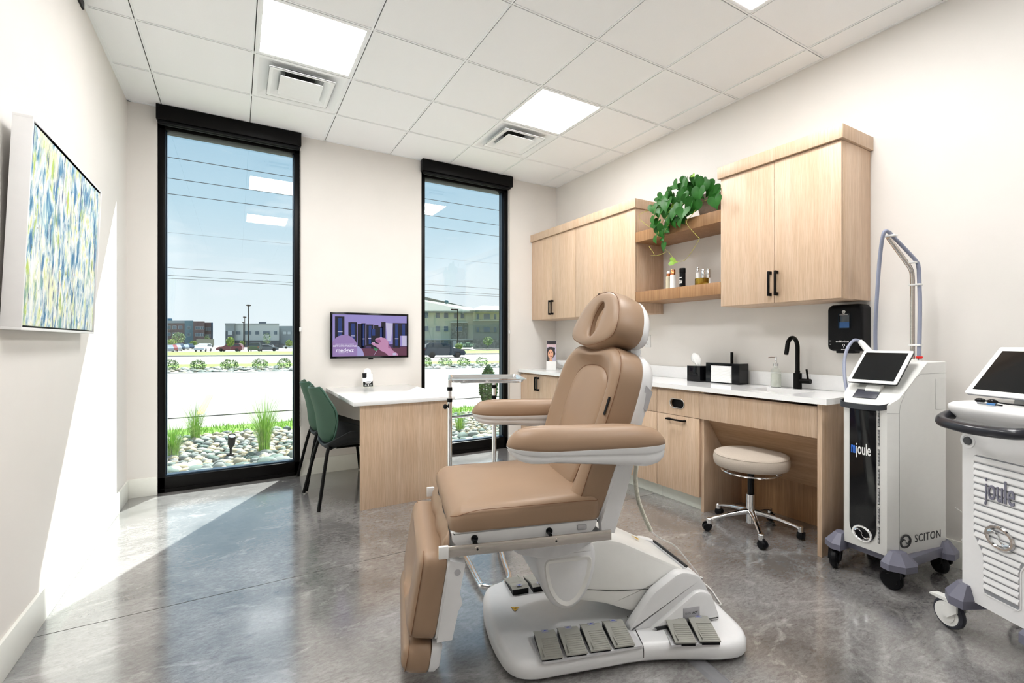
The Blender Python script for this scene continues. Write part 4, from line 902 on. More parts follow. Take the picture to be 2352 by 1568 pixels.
# seat shell, rails
sp2 = rpoly([(.04, .585), (.045, .545), (.075, .520), (.12, .512), (.52, .520), (.56, .542), (.578, .590)], .012)
sweep(sp2, -.292, .292, .012, name='seat_shell')
for s_ in (-1, 1):
    rl = B().box(.03, .608, s_*.319-.004, s_*.319+.004, .514, .549, .001).build('side_rail', STEEL, t)
    B().box(-.002, .030, s_*.319-.0065, s_*.319+.0065, .511, .552, .002).build('end_cap', WHITEM, rl)
    for x in (.12, .385):
        B().cyl((x, s_*.286, .556), (x, s_*.296, .556), .012, n=20).cyl((x-.003, s_*.296, .553), (x-.003, s_*.316, .550), .007, n=14).build('rail_spacer', BLACKG, rl)
    b = B()
    for x in (): b.cyl((x, s_*.286, .556), (x, s_*.296, .556), .012, n=20)
    b.build('rail_spacer', BLACKG, rl)
    b = B()
    for x in (.12,): b.cyl((x, s_*.28, .553), (x, s_*.316, .550), .007, n=14)
    b.build('rail_spacer', BLACKG, rl)
    b = B()
    for x in (.125, .40): b.cyl((x, s_*.322, .532), (x, s_*.3255, .532), .0095, .0085, 20); b.mi = 1; b.cyl((x, s_*.3250, .532), (x, s_*.3262, .532), .004, n=6); b.mi = 0
    b.build('rail_screw', [STEEL, BLACKP], rl)
    B().box(.49, .525, s_*.292-.002, s_*.292+.002, .548, .568, .004).build('shell_notch', mat('notch_grey', (.45, .45, .47), .5), t)
# seat cushion
so = rrect(.036, .588, -.300, .300, .045, 7)
def seatw(x, y, h):
    z = h
    if h > .60:
        k = (h-.60)/.068
        if x < .16: z -= ((.16-x)/.124)**2*.034*k
        z -= .004*k*math.cos(min(abs(y)/.25, 1)*PI/2)
        if x > .52: z -= ((x-.52)/.068)**2*.012*k
    if h < .60: z += .012*(x/.58)*0
    return (x, y, z)
b = B(); slab(b, so, [(.012, .578), (.003, .582), (0, .592), (0, .634), (.003, .650), (.012, .662), (.026, .669), (.045, .6715)], seatw, center=[(.15, .672), (.4, .672), (.7, .672), (.95, .672)])
seat = b.build('seat_cushion', LEATHER, t, ang=1.5)
def stitch(pts, par, r=.0016, close=False, dash=True):
    P = [Vector(p) for p in pts]; b = B()
    b.tube(P, r*.7, 5)
    b.build('stitching', STITCH, par)
ins = inset(so, .0035)
for s_ in (-1, 1):
    pts = sorted([p for p in resamp(ins, 200) if p[1]*s_ > .255], key=lambda p: p[0])
    pts = [seatw(p[0], p[1]+s_*.0005, .6525) for p in pts]; stitch(pts, seat)
# back rest
TB = .34
def bk(b_, z, h):   # h = distance in front(-)/behind(+) of the front face plane
    n = Vector((1, 0, -TB)).normalized(); p = Vector((.50+TB*(z-.66), b_, z))+n*h; return (p.x, p.y, p.z)
bo_ = [(0, .588), (.16, .588), (.255, .60), (.283, .66), (.287, .75), (.293, .85), (.300, .95), (.300, 1.03), (.292, 1.10), (.268, 1.152), (.225, 1.187), (.165, 1.204), (.09, 1.197), (0, 1.190)]
bo_ = bo_+[(-p[0], p[1]) for p in bo_[::-1][1:-1]]
bo_ = resamp([(p[0], p[1]) for p in spline([(a, c, 0) for a, c in bo_], 6)], 120)
bi_ = [(0, .64), (.11, .645), (.145, .70), (.165, .82), (.182, .93), (.180, 1.03), (.152, 1.090), (.09, 1.122), (0, 1.130)]
bi_ = bi_+[(-p[0], p[1]) for p in bi_[::-1][1:-1]]
bi_ = resamp([(p[0], p[1]) for p in spline([(a, c, 0) for a, c in bi_], 6)], 120)
def bring(t_, h, d=0):
    o_ = inset(bo_, d); return [bk(p[0], p[1], h) for p in lerpo(o_, bi_, t_)]
b = B(); b.rings([bring(0, .112, .012), bring(0, .100, .002), bring(0, .085), bring(0, .018), bring(0, .008, .003), bring(0, .001, .011), bring(.12, -.008, .012), bring(.28, -.011, .012), bring(.45, -.006, .006), bring(.65, .008), bring(.85, .022), bring(.96, .028), bring(1, .030), ], True, False)
cm_ = [sum(p[0] for p in bi_)/120, sum(p[1] for p in bi_)/120]
b.rings([[bk(p[0]+(cm_[0]-p[0])*q, p[1]+(cm_[1]-p[1])*q, h) for p in bi_] for q, h in ((0, .030), (.025, .0235), (.10, .018), (.4, .013), (.7, .012), (.95, .012))], False, True)
back = b.build('back_cushion', LEATHER, t, ang=1.4)
sm1 = [bk(p[0], p[1], .0075) for p in inset(bo_, .0025)]; k0 = min(range(120), key=lambda i: bo_[i][1]+abs(bo_[i][0]))
stitch(sm1+[sm1[0]], back)
sm2 = [bk(p[0], p[1], .0265) for p in bi_]; b = B().tube(sm2+[sm2[0]], .0013, 5).build('stitching', STITCH, back)
# fabric tag
tg = B().rings([[bk(-.2935+dy, .985+dz, h) for dy, dz in ((-.012, -.034), (.010, -.034), (.012, .034), (-.008, .034))] for h in (.004, .0065)]) if False else None
def tagM(y, z, h):
    p = Vector(bk(y, z, h)); return frameM(p, (TB*1.0, 0, 1), (0, 1, 0))
b = B(); b.M = tagM(-.270, .985, -.0040); b.box(-.034, .034, -.022, .020, -.0014, .0014, .0005); tg = b.build('fabric_tag', BLACKP, back)
text('lettering', 'SKIN ACT', PAPER, tg, .0145, frameM(Vector(bk(-.268, .985, -.0058)), (TB, 0, 1), (0, 1, 0)), .0001, .85, .0003)
# back shell (white)
b = B()
def sring(h, d, s_=0): return [bk(p[0], p[1]-s_, h) for p in inset(bo_, d)]
def shp(p): return (p[0], max(p[1], .578) if p[1] > .7 else p[1]-.01)
b.rings([sring(.100, .004), sring(.101, -.001), sring(.125, -.001), sring(.150, .010), sring(.168, .045), sring(.178, .10)]); shl = b.build('back_shell', SHELL, t, ang=1.0)
for s_ in (-1, 1):
    B().rings([[bk(s_*(.296+o2), z, h) for z, h in ((.990+.03, .118), (1.075+.02, .118), (1.06+.02, .15), (.99+.02, .15))] for o2 in (-.02, .002)]).build('shell_pocket', MC['notch_grey'], shl)
    B().rings([[bk(s_*(.284+o2), z, h) for z, h in ((.60, .125), (.645, .120), (.655, .150), (.605, .152))] for o2 in (-.02, .0025)]).build('shell_pocket', MC['notch_grey'], shl)
    # arm carrier strut: from the armrest down beside the cushion
    b = B(); b.rings([[bk(s_*y, z, h) for z, h in ((.572, .122), (.60, .110), (.80, .108), (.86, .108), (.86, .165), (.70, .172), (.578, .172))] for y in (.262, .282, .290)], True, True); b.build('arm_strut', SHELL, t, ang=.8)
B().box(.60, .66, -.24, .24, .535, .60, .01).build('hinge_cover', BLACKP, t)
# arm rests
for s_ in (-1, 1):
    yc = s_*.368; hw = .060
    cap = []
    for i in range(64):
        a = 2*PI*i/64; cx_, rx = (.60, .187) if math.cos(a) > 0 else (.37, .155)
        cap.append((cx_+rx*math.copysign(abs(math.cos(a))**.75, math.cos(a)), hw*math.copysign(abs(math.sin(a))**.8, math.sin(a))))
    def topz(x):
        u = (x-.215)/.572; pr_ = [(0, .50), (.06, .78), (.14, .92), (.25, .99), (.45, 1.0), (.65, .98), (.8, .90), (.9, .76), (.97, .60), (1, .45)]
        for (a0, q0), (a1, q1) in zip(pr_, pr_[1:]):
            if u <= a1: return q0+(q1-q0)*max(0, (u-a0))/(a1-a0)
        return .12
    def seam_(x): return .862+.014*max(0, (.45-x)/.235)**2
    def aw(x, y, h): return (x, yc+y, seam_(x)+(h-.86)*topz(x)/1.0)
    b = B(); slab(b, cap, [(.006, .858), (.001, .860), (0, .872), (.004, .893), (.013, .912), (.026, .926), (.040, .934)], aw, center=[(.0, .934)] if False else None)
    pad = b.build('armrest_pad', LEATHER, t, ang=1.5)
    def botz(x):
        P = [(.213, .872), (.225, .848), (.25, .832), (.285, .823), (.34, .821), (.42, .832), (.50, .829), (.58, .812), (.64, .797), (.70, .789), (.745, .795), (.772, .806), (.785, .824), (.79, .834)]
        if x <= P[0][0]: return P[0][1]
        for (a0, q0), (a1, q1) in zip(P, P[1:]):
            if x <= a1: return q0+(q1-q0)*(x-a0)/(a1-a0)
        return P[-1][1]
    def aw2(x, y, h): zt = seam_(x)+.001; zb = botz(x); return (x, yc+y, zt+(zb-zt)*h)
    b = B(); slab(b, cap, [(.002, 0.0), (0, .02), (0, .27), (.0015, .33), (.0055, .38), (.0055, .44), (.0030, .60), (.0050, .78), (.012, .92), (.024, .985), (.040, 1.0)], aw2); b.build('armrest_shell', SHELL, t, ang=.9)
    B().cbox((.665, s_*.312, .80), (.07, .05, .05), .01).build('arm_mount', SHELL, t)
# head rest
TH = .36; HC = (0.0, 1.31)
def hd(b_, z, h):
    n = Vector((1, 0, -TH)).normalized(); p = Vector((.685+TH*(z-1.31), b_, z))+n*h; return (p.x, p.y, p.z)
ho = [(0, 1.434), (.09, 1.424), (.160, 1.388), (.206, 1.332), (.224, 1.272), (.196, 1.236), (.10, 1.212), (0, 1.203), (-.10, 1.212), (-.196, 1.236), (-.224, 1.272), (-.206, 1.332), (-.160, 1.388), (-.09, 1.424)]
ho = resamp([(p[0], p[1]) for p in spline([(a, c, 0) for a, c in ho], 8)], 96)
hh_ = [(-.030, 1.385), (.000, 1.372), (.022, 1.33), (.020, 1.285), (.000, 1.250), (-.022, 1.240), (-.045, 1.250), (-.066, 1.29), (-.072, 1.34), (-.058, 1.375)]
hh_ = resamp([(p[0], p[1]) for p in spline([(a, c, 0) for a, c in hh_], 8)], 96)
def hr(t_, h, d=0, dz=0): return [hd(p[0], p[1]+dz, h) for p in lerpo(inset(ho, d), hh_, t_)]
def hk(t_, h): return [hd(p[0], p[1], h) for p in [(q[0]+(-.025-q[0])*t_, q[1]+(1.31-q[1])*t_) for q in hh_]]
b = B(); b.rings([hr(0, .125, .006), hr(0, .115), hr(0, .060, -.004), hr(0, .014), hr(0, .005, .003), hr(0, -.001, .010), hr(.25, -.006, .01), hr(.60, -.008, .005), hr(.90, -.0085), hr(.96, -.006), hr(.99, -.001), hr(1, .006), hk(.03, .018), hk(.05, .032)], True, False)
b.rings([hk(.02, .031), hk(.10, .020), hk(.35, .013), hk(.7, .011), hk(.97, .011)], False, True)
head = b.build('headrest_cushion', LEATHER, t, ang=1.4)
sy_ = [hd(p[0], p[1], .0035) for p in hh_]; stitch(sy_+[sy_[0]], head)
sx_ = [hd(p[0], p[1], .0042) for p in inset(ho, .0028)]; stitch(sx_+[sx_[0]], head)
b = B(); b.rings([hr(0, .116, .008), hr(0, .117, .001), hr(0, .132, .001), hr(0, .150, .012), hr(0, .162, .045), hr(0, .166, .09)]); b.build('headrest_shell', SHELL, t, ang=1.0)
b = B()
for y in (-.06, .06): b.cyl(bk(y, 1.08, .15), hd(y, 1.27, .15), .009)
b.build('headrest_rods', CHROME, t)
B().box(.83, .86, -.02, .02, 1.16, 1.19).build('rod_lock', SHELL, t) if False else None
b = B(); p0 = Vector(hd(-.125, 1.225, .135)); b.tube([p0, p0+Vector((.022, -.012, -.016)), p0+Vector((.040, -.016, -.045))], .014, 12, 3, rf=lambda i, n: .010+.005*math.sin(PI*min(1, i/(n-1)+.3))); b.build('release_lever', BLACKP, t)
B().cbox(hd(-.13, 1.225, .14), (.05, .09, .03), .01).build('lever_bracket', SHELL, t)
# leg rest and foot rest (hanging)
def lg(b_, s_, h):  # s_: height coordinate (z), h forward(-)/behind(+)
    TL = .17; n = Vector((1, 0, -TL)).normalized(); p = Vector((-.062-TL*(.49-s_), b_, s_))+n*h; return (p.x, p.y, p.z)
lo = rrect(-.300, .300, .238, .518, .045, 7); lo = resamp(lo, 120)
li = resamp([(p[0], p[1]) for p in rrect(-.03, .03, .275, .47, .028, 7)], 120)
def al(P, c_): k_ = min(range(len(P)), key=lambda i_: abs(math.atan2(P[i_][1]-c_[1], P[i_][0]-c_[0]))); return P[k_:]+P[:k_]
lo, li = al(lo, (0, .378)), al(li, (0, .378))
def lr(t_, h, d=0): return [lg(p[0], p[1], h) for p in lerpo(inset(lo, d), li, t_)]
b = B(); b.rings([lr(0, .092, .01), lr(0, .085), lr(0, .030), lr(0, .012, .006), lr(0, .002, .018), lr(.12, -.004, .02), lr(.35, -.006, .015), lr(.6, .000), lr(.82, .014), lr(1, .022)], True, True)
leg = b.build('legrest_cushion', LEATHER, t, ang=1.4)
for s_ in (-1, 1):
    pts = [p for p in inset(lo, .004) if p[0]*s_ > .24]; pts.sort(key=lambda p: math.atan2(p[1]-.378, (p[0]*s_-.2)))
    stitch([lg(p[0], p[1], .012) for p in pts if True], leg)
b = B(); b.rings([[lg(p[0], p[1], h) for p in inset(rrect(-.292, .292, .240, .505, .03, 5), d)] for d, h in ((0, .092), (0, .125), (.012, .138), (.05, .142))]); b.build('legrest_shell', SHELL, t, ang=.8)
for s_ in (-1, 1):
    b = B(); b.rings([[lg(s_*y, z, h) for z, h in ((.505, .10), (.24, .10), (.25, .150), (.345, .155), (.37, .165), (.40, .150), (.50, .152))] for y in (.255, .288, .293)]); b.build('legrest_flank', SHELL, t, ang=.6)
    B().cyl(lg(s_*.285, .47, .13), lg(s_*.2945, .47, .13), .011, n=16).build('flank_socket', MC['notch_grey'], t)
def ft(b_, s_, h): p = Vector(lg(b_, s_, h)); return (p.x-.003, p.y, p.z)
fo = resamp(rrect(-.295, .295, .128, .228, .035, 7), 100)
b = B(); b.rings([[ft(p[0], p[1], h) for p in inset(fo, d)] for d, h in ((.008, .092), (0, .085), (0, .035), (.006, .016), (.018, .005), (.032, 0))]); fr_ = b.build('footrest_cushion', LEATHER, t, ang=1.4)
for s_ in (-1, 1):
    pts = [p for p in inset(fo, .004) if p[0]*s_ > .245]; pts.sort(key=lambda p: math.atan2(p[1]-.178, (p[0]*s_-.2)))
    stitch([ft(p[0], p[1], .016) for p in pts], fr_)
b = B(); b.rings([[ft(p[0], p[1], h) for p in inset(rrect(-.288, .288, .135, .232, .02, 5), d)] for d, h in ((0, .092), (0, .112), (.014, .128), (.03, .130))]); b.build('footrest_shell', SHELL, t, ang=.8)
b = B()
for y in (-.15, .15): b.cyl(lg(y, .30, .12), ft(y, .18, .11), .010)
b.build('footrest_rods', CHROME, t)
# folded leather gusset between seat and leg rest
b = B(); pf = [(.040, .575), (.020, .54), (.012, .50), (.022, .47), (.035, .50), (.040, .53)]
b.rings([[(x+.004*math.sin(y*30), y, z+.004*math.cos(y*22)) for x, z in pf] for y in [-.285+.03*i for i in range(20)]]); b.build('gusset', LEATHER, t, ang=1.6)
# ribbed cord and thin cables
P = spline([(.792, -.14, .80), (.815, -.12, .715), (.822, -.10, .66), (.838, -.09, .575), (.862, -.09, .505), (.893, -.10, .432)], 64, False)
b = B(); b.tube(P, .008, 10, 0, rf=lambda i, n: .0080+.0013*(1 if i % 4 < 2 else -1)); b.build('ribbed_cord', mat('cord_ivory', rgb('cfcdbf'), .5), t, ang=1.5)
CB = mat('cable_white', rgb('dcdcda'), .4)
B().tube([(.893, -.10, .432), (.93, -.09, .40), (.99, -.05, .36), (1.08, .0, .30), (1.22, .06, .15), (1.27, .10, .09)], .0028, 8, 6).build('thin_cable', CB, t)
b = B(); b.tube([(1.20, .28, .085), (1.31, .30, .03), (1.385, .262, .006), (1.385, .250, .006), (1.30, .26, .03), (1.22, .28, .06)], .0032, 8, 6); b.tube([(1.215, .10, .08), (1.30, .20, .04), (1.345, .205, .02), (1.360, .144, .006), (1.335, .06, .006), (1.30, -.01, .02), (1.235, -.03, .05)], .0032, 8, 6); b.build('looped_cable', CB, t)
t2 = thing('cable_cover', 'flat grey cable strip on the floor leaving the chair base', 'cable cover', (1.53, 1.19, 0))
d_ = (Vector((1.520, 1.048, 0))-Vector((1.545, 1.20, 0))).normalized(); q0 = Vector((0, .08, 0)); 
b = B(); dd = d_*.62; nn = Vector((-d_.y, d_.x, 0))
b.rings([[q0+dd*u+nn*w_+Vector((0, 0, z)) for w_, z in ((-.034, 0), (-.020, .007), (.020, .007), (.034, 0))] for u in (0, 1)]); b.build('strip', mat('strip_grey', rgb('77777b'), .5, var=.05), t2, smooth=False)

# ================================================================== SMALLER LASER CART (black front panel)
def swheel(parent, x, y, r, w, head, tyre, hub, fork, ztop, brake=False, name='caster'):
    """swivel caster; head = heading angle of the wheel"""
    h = Vector((math.cos(head), math.sin(head), 0)); a = Vector((-h.y, h.x, 0)); c = Vector((x, y, r+.001))-h*r*.55*0
    c = Vector((x, y, 0))+h*r*.45; c.z = r+.001
    b = B(); n = 32
    prof = [(-w/2, r*.62), (-w/2, r*.86), (-w/2*.6, r*.97), (0, r), (w/2*.6, r*.97), (w/2, r*.86), (w/2, r*.62)]
    up = Vector((0, 0, 1))
    b.rings([[c+a*q+h*(rr*math.cos(2*PI*i/n))+up*(rr*math.sin(2*PI*i/n)) for i in range(n)] for q, rr in prof], True, True)
    b.mi = 1; b.cyl(c-a*(w/2+.001), c+a*(w/2+.001), r*.78, n=32); b.cyl(c-a*(w/2+.004), c+a*(w/2+.004), r*.56, n=32)
    wl = b.build(name, [tyre, hub], parent, ang=.5)
    b = B(); top = Vector((x, y, ztop))
    for s in (-1, 1):
        q = a*(w/2+.009)*s; t_ = a*.004*s
        pts = [c-h*.012-up*.010, c+h*.014-up*.008, c+h*.01+up*.012, Vector((x, y, 2*r*.98))+h*.018, Vector((x, y, 2*r+.006))+h*.018, Vector((x, y, 2*r+.006))-h*.022, Vector((x, y, r*1.45))-h*.022]
        b.rings([[p+q-t_ for p in pts], [p+q+t_ for p in pts]])
    b.cyl(Vector((x, y, 2*r+.002)), top, .022, .019, 20)
    if brake:
        o = Vector((x, y, 2*r+.006)); P_ = [(.0, -.018), (.06, -.02), (.095, -.026), (.098, -.034), (.06, -.034), (0, -.030)]
        b.rings([[o+h*u+up*(v+.016)+a*w_ for u, v in P_] for w_ in (-.019, .019)])
    b.build('fork', fork, wl, ang=.5); return wl
t = thing('laser_cart', 'white laser treatment cart with black front panel and hose mast beside the counter', 'laser machine', (2.80, 1.165, 0), math.radians(-6))
b = B(); pl_ = [(0, .1), (0, -.1), (.045, -.13), (.405, -.163), (.425, -.150), (.425, .150), (.405, .163), (.045, .13)]
b.prism(pl_, .15, 1.115, bev=.004)
n_ = Vector((-.215, 0, .26)).normalized()
r_ = bmesh.ops.bisect_plane(b.bm, geom=b.bm.verts[:]+b.bm.edges[:]+b.bm.faces[:], plane_co=(0, 0, .898), plane_no=n_, clear_outer=True)
bmesh.ops.holes_fill(b.bm, edges=[e_ for e_ in b.bm.edges if e_.is_boundary])
body = b.build('body', SHELL2, t, ang=.35)
# lighter front bezel, black panel, vents
B().prism([(-.0105, .155), (-.0105, .895), (0, .905), (.004, .895), (.004, .155)], -.097, .097, 'y', 0).build('front_bezel', SHELL, t) if False else None
pp = [(y, z) for y, z in [(.071, .888), (.071, .27)]+[(.071-.062*(1-math.cos(a*PI/16)), .27-.085*math.sin(a*PI/16)) for a in range(1, 9)]+[(-.054+.055*(1-math.cos(a*PI/16)), .27-.085*math.sin(a*PI/16)) for a in range(8, 0, -1)]+[(-.054, .27), (-.054, .888)]]
B().prism(pp, -.006, .002, 'x', .001).build('front_panel', BLACKG, t)
b = B(); 
for k in range(7):
    z0 = .872-.098*k; b.box(-.0035, .002, -.068, -.0605, z0-.082, z0)
b.build('vent_slots', SLIT, t)
b = B()
for k in range(7):
    z0 = .872-.098*k
    for j in range(13): b.box(-.0045, -.0030, -.0682, -.0603, z0-.006*j-.0052, z0-.006*j-.0035)
b.build('vent_ribs', SHELL, t, smooth=False)
FM = lambda y, z, x=-.0066: frameM((x, y, z), (0, -1, 0), (0, 0, 1))
BLUEL = mat('logo_blue', rgb('2d6fd6'), .4)
text('lettering', 'm', BLUEL, t, .082, FM(.0525, .662), .0004, .36, .0016); text('lettering', 'joule', PAPER, t, .085, FM(.0040, .660), .0004, .42, .0008)
def emblem(par, M, s, m):
    b = B(); b.M = M
    ring = []
    for i in range(48):
        a = 2*PI*i/48; ring.append([Vector(((1+q*.17)*s*math.cos(a)*1.12, (1+q*.17)*s*math.sin(a)*.92, w_*s)) for q, w_ in ((-1, 0), (-.5, .12), (.5, .12), (1, 0))])
    ring.append(ring[0]); b.rings(ring, False, False)
    for sg in (-1, 1):
        P_ = [Vector((sg*s*(-.95), sg*s*.10, .02*s)), Vector((sg*s*-.55, sg*s*.36, .05*s)), Vector((sg*s*-.1, sg*s*.20, .06*s)), Vector((sg*s*.05, sg*s*.02, .04*s))]
        b.tube(P_, .08*s, 6, 6, rf=lambda i, n: s*(.13*(1-i/(n-1))+.015))
    return b.build('emblem', m, par, ang=.8)
emblem(t, FM(.010, .225) @ Matrix.Rotation(-.25, 4, 'Z'), .038, CHROME)
SM = lambda x, z: frameM((x, -.1385-.0915*(x-.045)+.0, z), (1, -.0915, 0), (0, 0, 1))
DK = mat('logo_dark', rgb('2a2a2e'), .5)
text('lettering', 'SCITON', DK, t, .056, frameM((.262, -.1515, .225), (1, -.0915, 0), (0, 0, 1)), .0003, .92, .0002, space=1.15)
emblem(t, frameM((.088, -.1365, .224), (1, -.0915, 0), (0, 0, 1)), .032, DK)
b = B()
def spt(x): return -.130-.0917*(x-.045)-.0006
b.tube([(0.0, -.1004, .862), (.045, spt(.045), .862)], .0010, 5); b.tube([(.047, spt(.047), .15), (.047, spt(.047), .86), (.052, spt(.05), .90), (.09, spt(.09), .965), (.17, spt(.17), 1.04), (.21, spt(.21), 1.055), (.41, spt(.41), 1.057)], .0009, 5); b.build('panel_seams', mat('seam_grey', (.35, .35, .34), .6), t)
b = B(); b.rings([[(x, spt(x)-.0006-h, z) for x, z in inset(rrect(.32, .40, .87, 1.03, .006, 2), d)] for h, d in ((0, 0), (.0015, .001))]); b.build('rear_hatch', SHELL2, t)
# grey bumpers
def foot(name, pts, z0, z1, z2, inn):
    cx = sum(p[0] for p in pts)/len(pts); cy = sum(p[1] for p in pts)/len(pts)
    top = [(inn[0]+(p[0]-inn[0])*.45, inn[1]+(p[1]-inn[1])*.45) for p in pts]
    return B().rings([[(p[0], p[1], z0) for p in pts], [(p[0], p[1], z1) for p in pts], [(p[0], p[1], z2) for p in top]]).build(name, GREYL, t, ang=.3)
for s in (-1, 1):
    foot('bumper', [(-.045, .095*s), (-.055, .135*s), (-.02, .19*s), (.05, .205*s), (.085, .19*s), (.085, .10*s)], .105, .135, .185, (.03, .125*s))
    foot('bumper', [(.345, .19*s), (.37, .215*s), (.44, .205*s), (.465, .17*s), (.46, .10*s), (.345, .10*s)], .105, .135, .185, (.40, .15*s))
    swheel(t, 0.0, .145*s, .050, .032, math.radians(200 if s > 0 else 95), BLACKP, BLACKP, BLACKP, .11)
    swheel(t, .40, .155*s, .050, .032, math.radians(60), BLACKP, BLACKP, BLACKP, .11)
B().box(.03, .42, -.172, .172, .112, .158, .004).build('base_rail', GREYL, t)
# front handle, keypad, tablet
b = B(); P_ = spline([(.025, .115, .900), (-.010, .113, .893), (-.028, .085, .887), (-.034, 0.01, .885), (-.026, -.070, .887), (-.006, -.096, .893), (.025, -.100, .900)], 5, False)
b.rings([[p+Vector((x, 0, z)) for x, z in ((-.006, -.014), (.006, -.015), (.008, .012), (-.003, .014))] for p in P_]); b.build('front_handle', mat('handle_slate', rgb('33363c'), .3), t, ang=.5)
sl = math.atan2(.215, .26)
SLM = frameM((.052, .020, .945), (0, -1, 0), (.26, 0, .215))
b = B(); b.M = SLM; b.box(-.055, .055, -.032, .030, -.002, .003, .001); kp = b.build('keypad', mat('keypad_slate', rgb('3a3b46'), .35), t)
b = B(); b.M = SLM; b.box(-.012, .012, .026, .034, .003, .008, .002); b.build('keypad_latch', MC['seam_grey'], kp)
def tablet(par, c, hw, hh, xv, yv, bz=.018, edge=BLACKP):
    M = frameM(c, xv, yv); b = B(); b.M = M; O1 = rrect(-hw, hw, -hh, hh, .008, 4)
    b.rings([[(p[0], p[1], z) for p in inset(O1, d)] for d, z in ((.006, -.018), (.001, -.014), (0, -.004))]); tb_ = b.build('tablet', edge, par)
    b = B(); b.M = M; b.rings([[(p[0], p[1], z) for p in inset(O1, d)] for d, z in ((0, -.004), (0, 0), (.001, .001))]); b.build('bezel', mat('bezel_white', (.86, .86, .86), .3), tb_)
    b = B(); b.M = M; b.box(-hw+bz, hw-bz, -hh+bz, hh-bz, .001, .0016); b.build('display', SCREENB, tb_); return tb_
tablet(t, (.135, .003, 1.088), .116, .115, (0, -1, 0), (.165, 0, .172), .017)
b = B(); b.prism([(.07, .94), (.16, 1.02), (.17, 1.08), (.13, 1.06), (.06, .965)], -.035, .035, 'y', .003); b.build('tablet_mount', SHELL2, t)
# mast, hoses, hand piece, red stop button   (world -> local)
MI = t.matrix_world if False else Matrix.Translation((2.80, 1.165, 0)) @ Matrix.Rotation(math.radians(-6), 4, 'Z')
MIi = MI.inverted(); wl_ = lambda v: MIi @ Vector(v)
ms = [wl_((3.2, 1.105, 1.10)), wl_((3.2, 1.105, 1.56)), wl_((3.195, 1.106, 1.60)), wl_((3.175, 1.11, 1.63)), wl_((3.0, 1.14, 1.775))]
B().tube([ms[0], ms[1]]+spline(ms[1:4], 5, False)[1:]+[ms[4]], .0110, 16).build('mast', STEEL, t)
B().lathe([(.03, 1.108), (.03, 1.118), (.015, 1.122)], (ms[0].x, ms[0].y, 0), 24).build('mast_base', SHELL2, t)
of = Vector((.004, -.028, .012))
B().tube([ms[0]+of+Vector((0, 0, .02)), ms[0]+of+Vector((0, -.004, .30)), ms[1]+of, ms[2]+of+Vector((.0, 0, .012)), ms[3]+of+Vector((0, .004, .022)), ms[4]+Vector((.05, -.005, .0)), ms[4]+Vector((.0, .0, .030)), ms[4]+Vector((-.02, .012, .02)), wl_(atx(2021, 590, 3.02)), wl_(atx(2015, 670, 3.05)), wl_(atx(2011, 740, 3.09)), wl_(atx(2011, 800, 3.13)), wl_(atx(2013, 845, 3.14))], .0095, 12, 6).build('hose', HOSE, t)
b = B()
for p in (ms[1]+Vector((.002, -.014, -.03)), ms[0]+Vector((.002, -.014, .10)), ms[3]+Vector((-.01, -.008, .02)), ms[4]+Vector((.02, -.002, .01))): b.cbox(p, (.034, .052, .010), .002)
b.build('hose_clip', WHITEM, t)
hp = wl_(atx(1975, 783, 3.10)); hp2 = wl_(atx(2003, 815, 3.08))
B().tube([hp, hp.lerp(hp2, .3), hp2, hp2+(hp2-hp)*.35], .014, 14, 3, rf=lambda i, n: .0125+.010*(i/(n-1))).build('hand_piece', SHELL2, t)
B().tube([hp+Vector((.0, .002, .0)), wl_(atx(1962, 781, 3.07)), wl_(atx(1948, 797, 3.03)), wl_(atx(1940, 825, 2.99)), wl_(atx(1940, 862, 2.94)), wl_(atx(1945, 895, 2.90)), wl_(atx(1950, 910, 2.89))], .0085, 10, 6).build('hose', HOSE, t)
sb = wl_((3.20, 1.075, 1.112)); sb = Vector((sb.x, sb.y-.0, 1.115))
q = B().lathe([(.013, 0), (.013, .012), (.010, .013)], sb, 20).build('stop_collar', CHROME, t)
B().lathe([(.011, .012), (.0155, .016), (.016, .022), (.013, .025)], sb, 24).build('stop_button', mat('stop_red', rgb('d01c16'), .3), q)
B().tube([wl_((3.28, .95, .34)), wl_((3.32, .925, .30)), wl_((3.325, .915, .22)), wl_((3.30, .93, .17))], .003, 8, 5).build('power_cord', SHELL2, t)

# ================================================================== LARGER LASER CART (louvred front, cut by the right edge)
t = thing('laser_cart', 'larger white laser cart with louvred front cut off by the right edge', 'laser machine', (2.5275, .598, 0), math.radians(-28))
WB = mat('cart_white', (.84, .84, .845), .28, var=.01, coat=.2)
b = B(); pl_ = [(0, .15), (0, -.15), (.03, -.165), (.38, -.165), (.40, -.15), (.40, .15), (.38, .165), (.03, .165)]
b.rings([[(x, y, z) for x, y in pl_] for z in (.165, .86)]+[[(x*.97-.02, y*1.12, .905) for x, y in pl_], [(x*.97-.02, y*1.12, .925) for x, y in pl_]]); b.build('body', WB, t, ang=.4)
lo_ = [(y, z) for y, z in rpoly([(-.102, .765), (.102, .765), (.102, .44), (.065, .37), (.065, .222), (-.065, .222), (-.065, .37), (-.102, .44)], .012)]
b = B(); lr_ = resamp([(a, c) for a, c in lo_], 120); b.rings([[(-x_, p[0], p[1]) for p in inset(lr_, d)] for x_, d in ((-.002, -.004), (.003, -.003), (.003, .001), (-.004, .003))], False, False); b.build('louvre_frame', WB, t, ang=.4)
B().prism([tuple(p) for p in inset(lr_, .002)], -.0012, -.0004, 'x').build('louvre_shade', mat('louvre_shadow', (.30, .31, .33), .7), t, smooth=False)  # flat plate coloured dark as the shade between the louvres
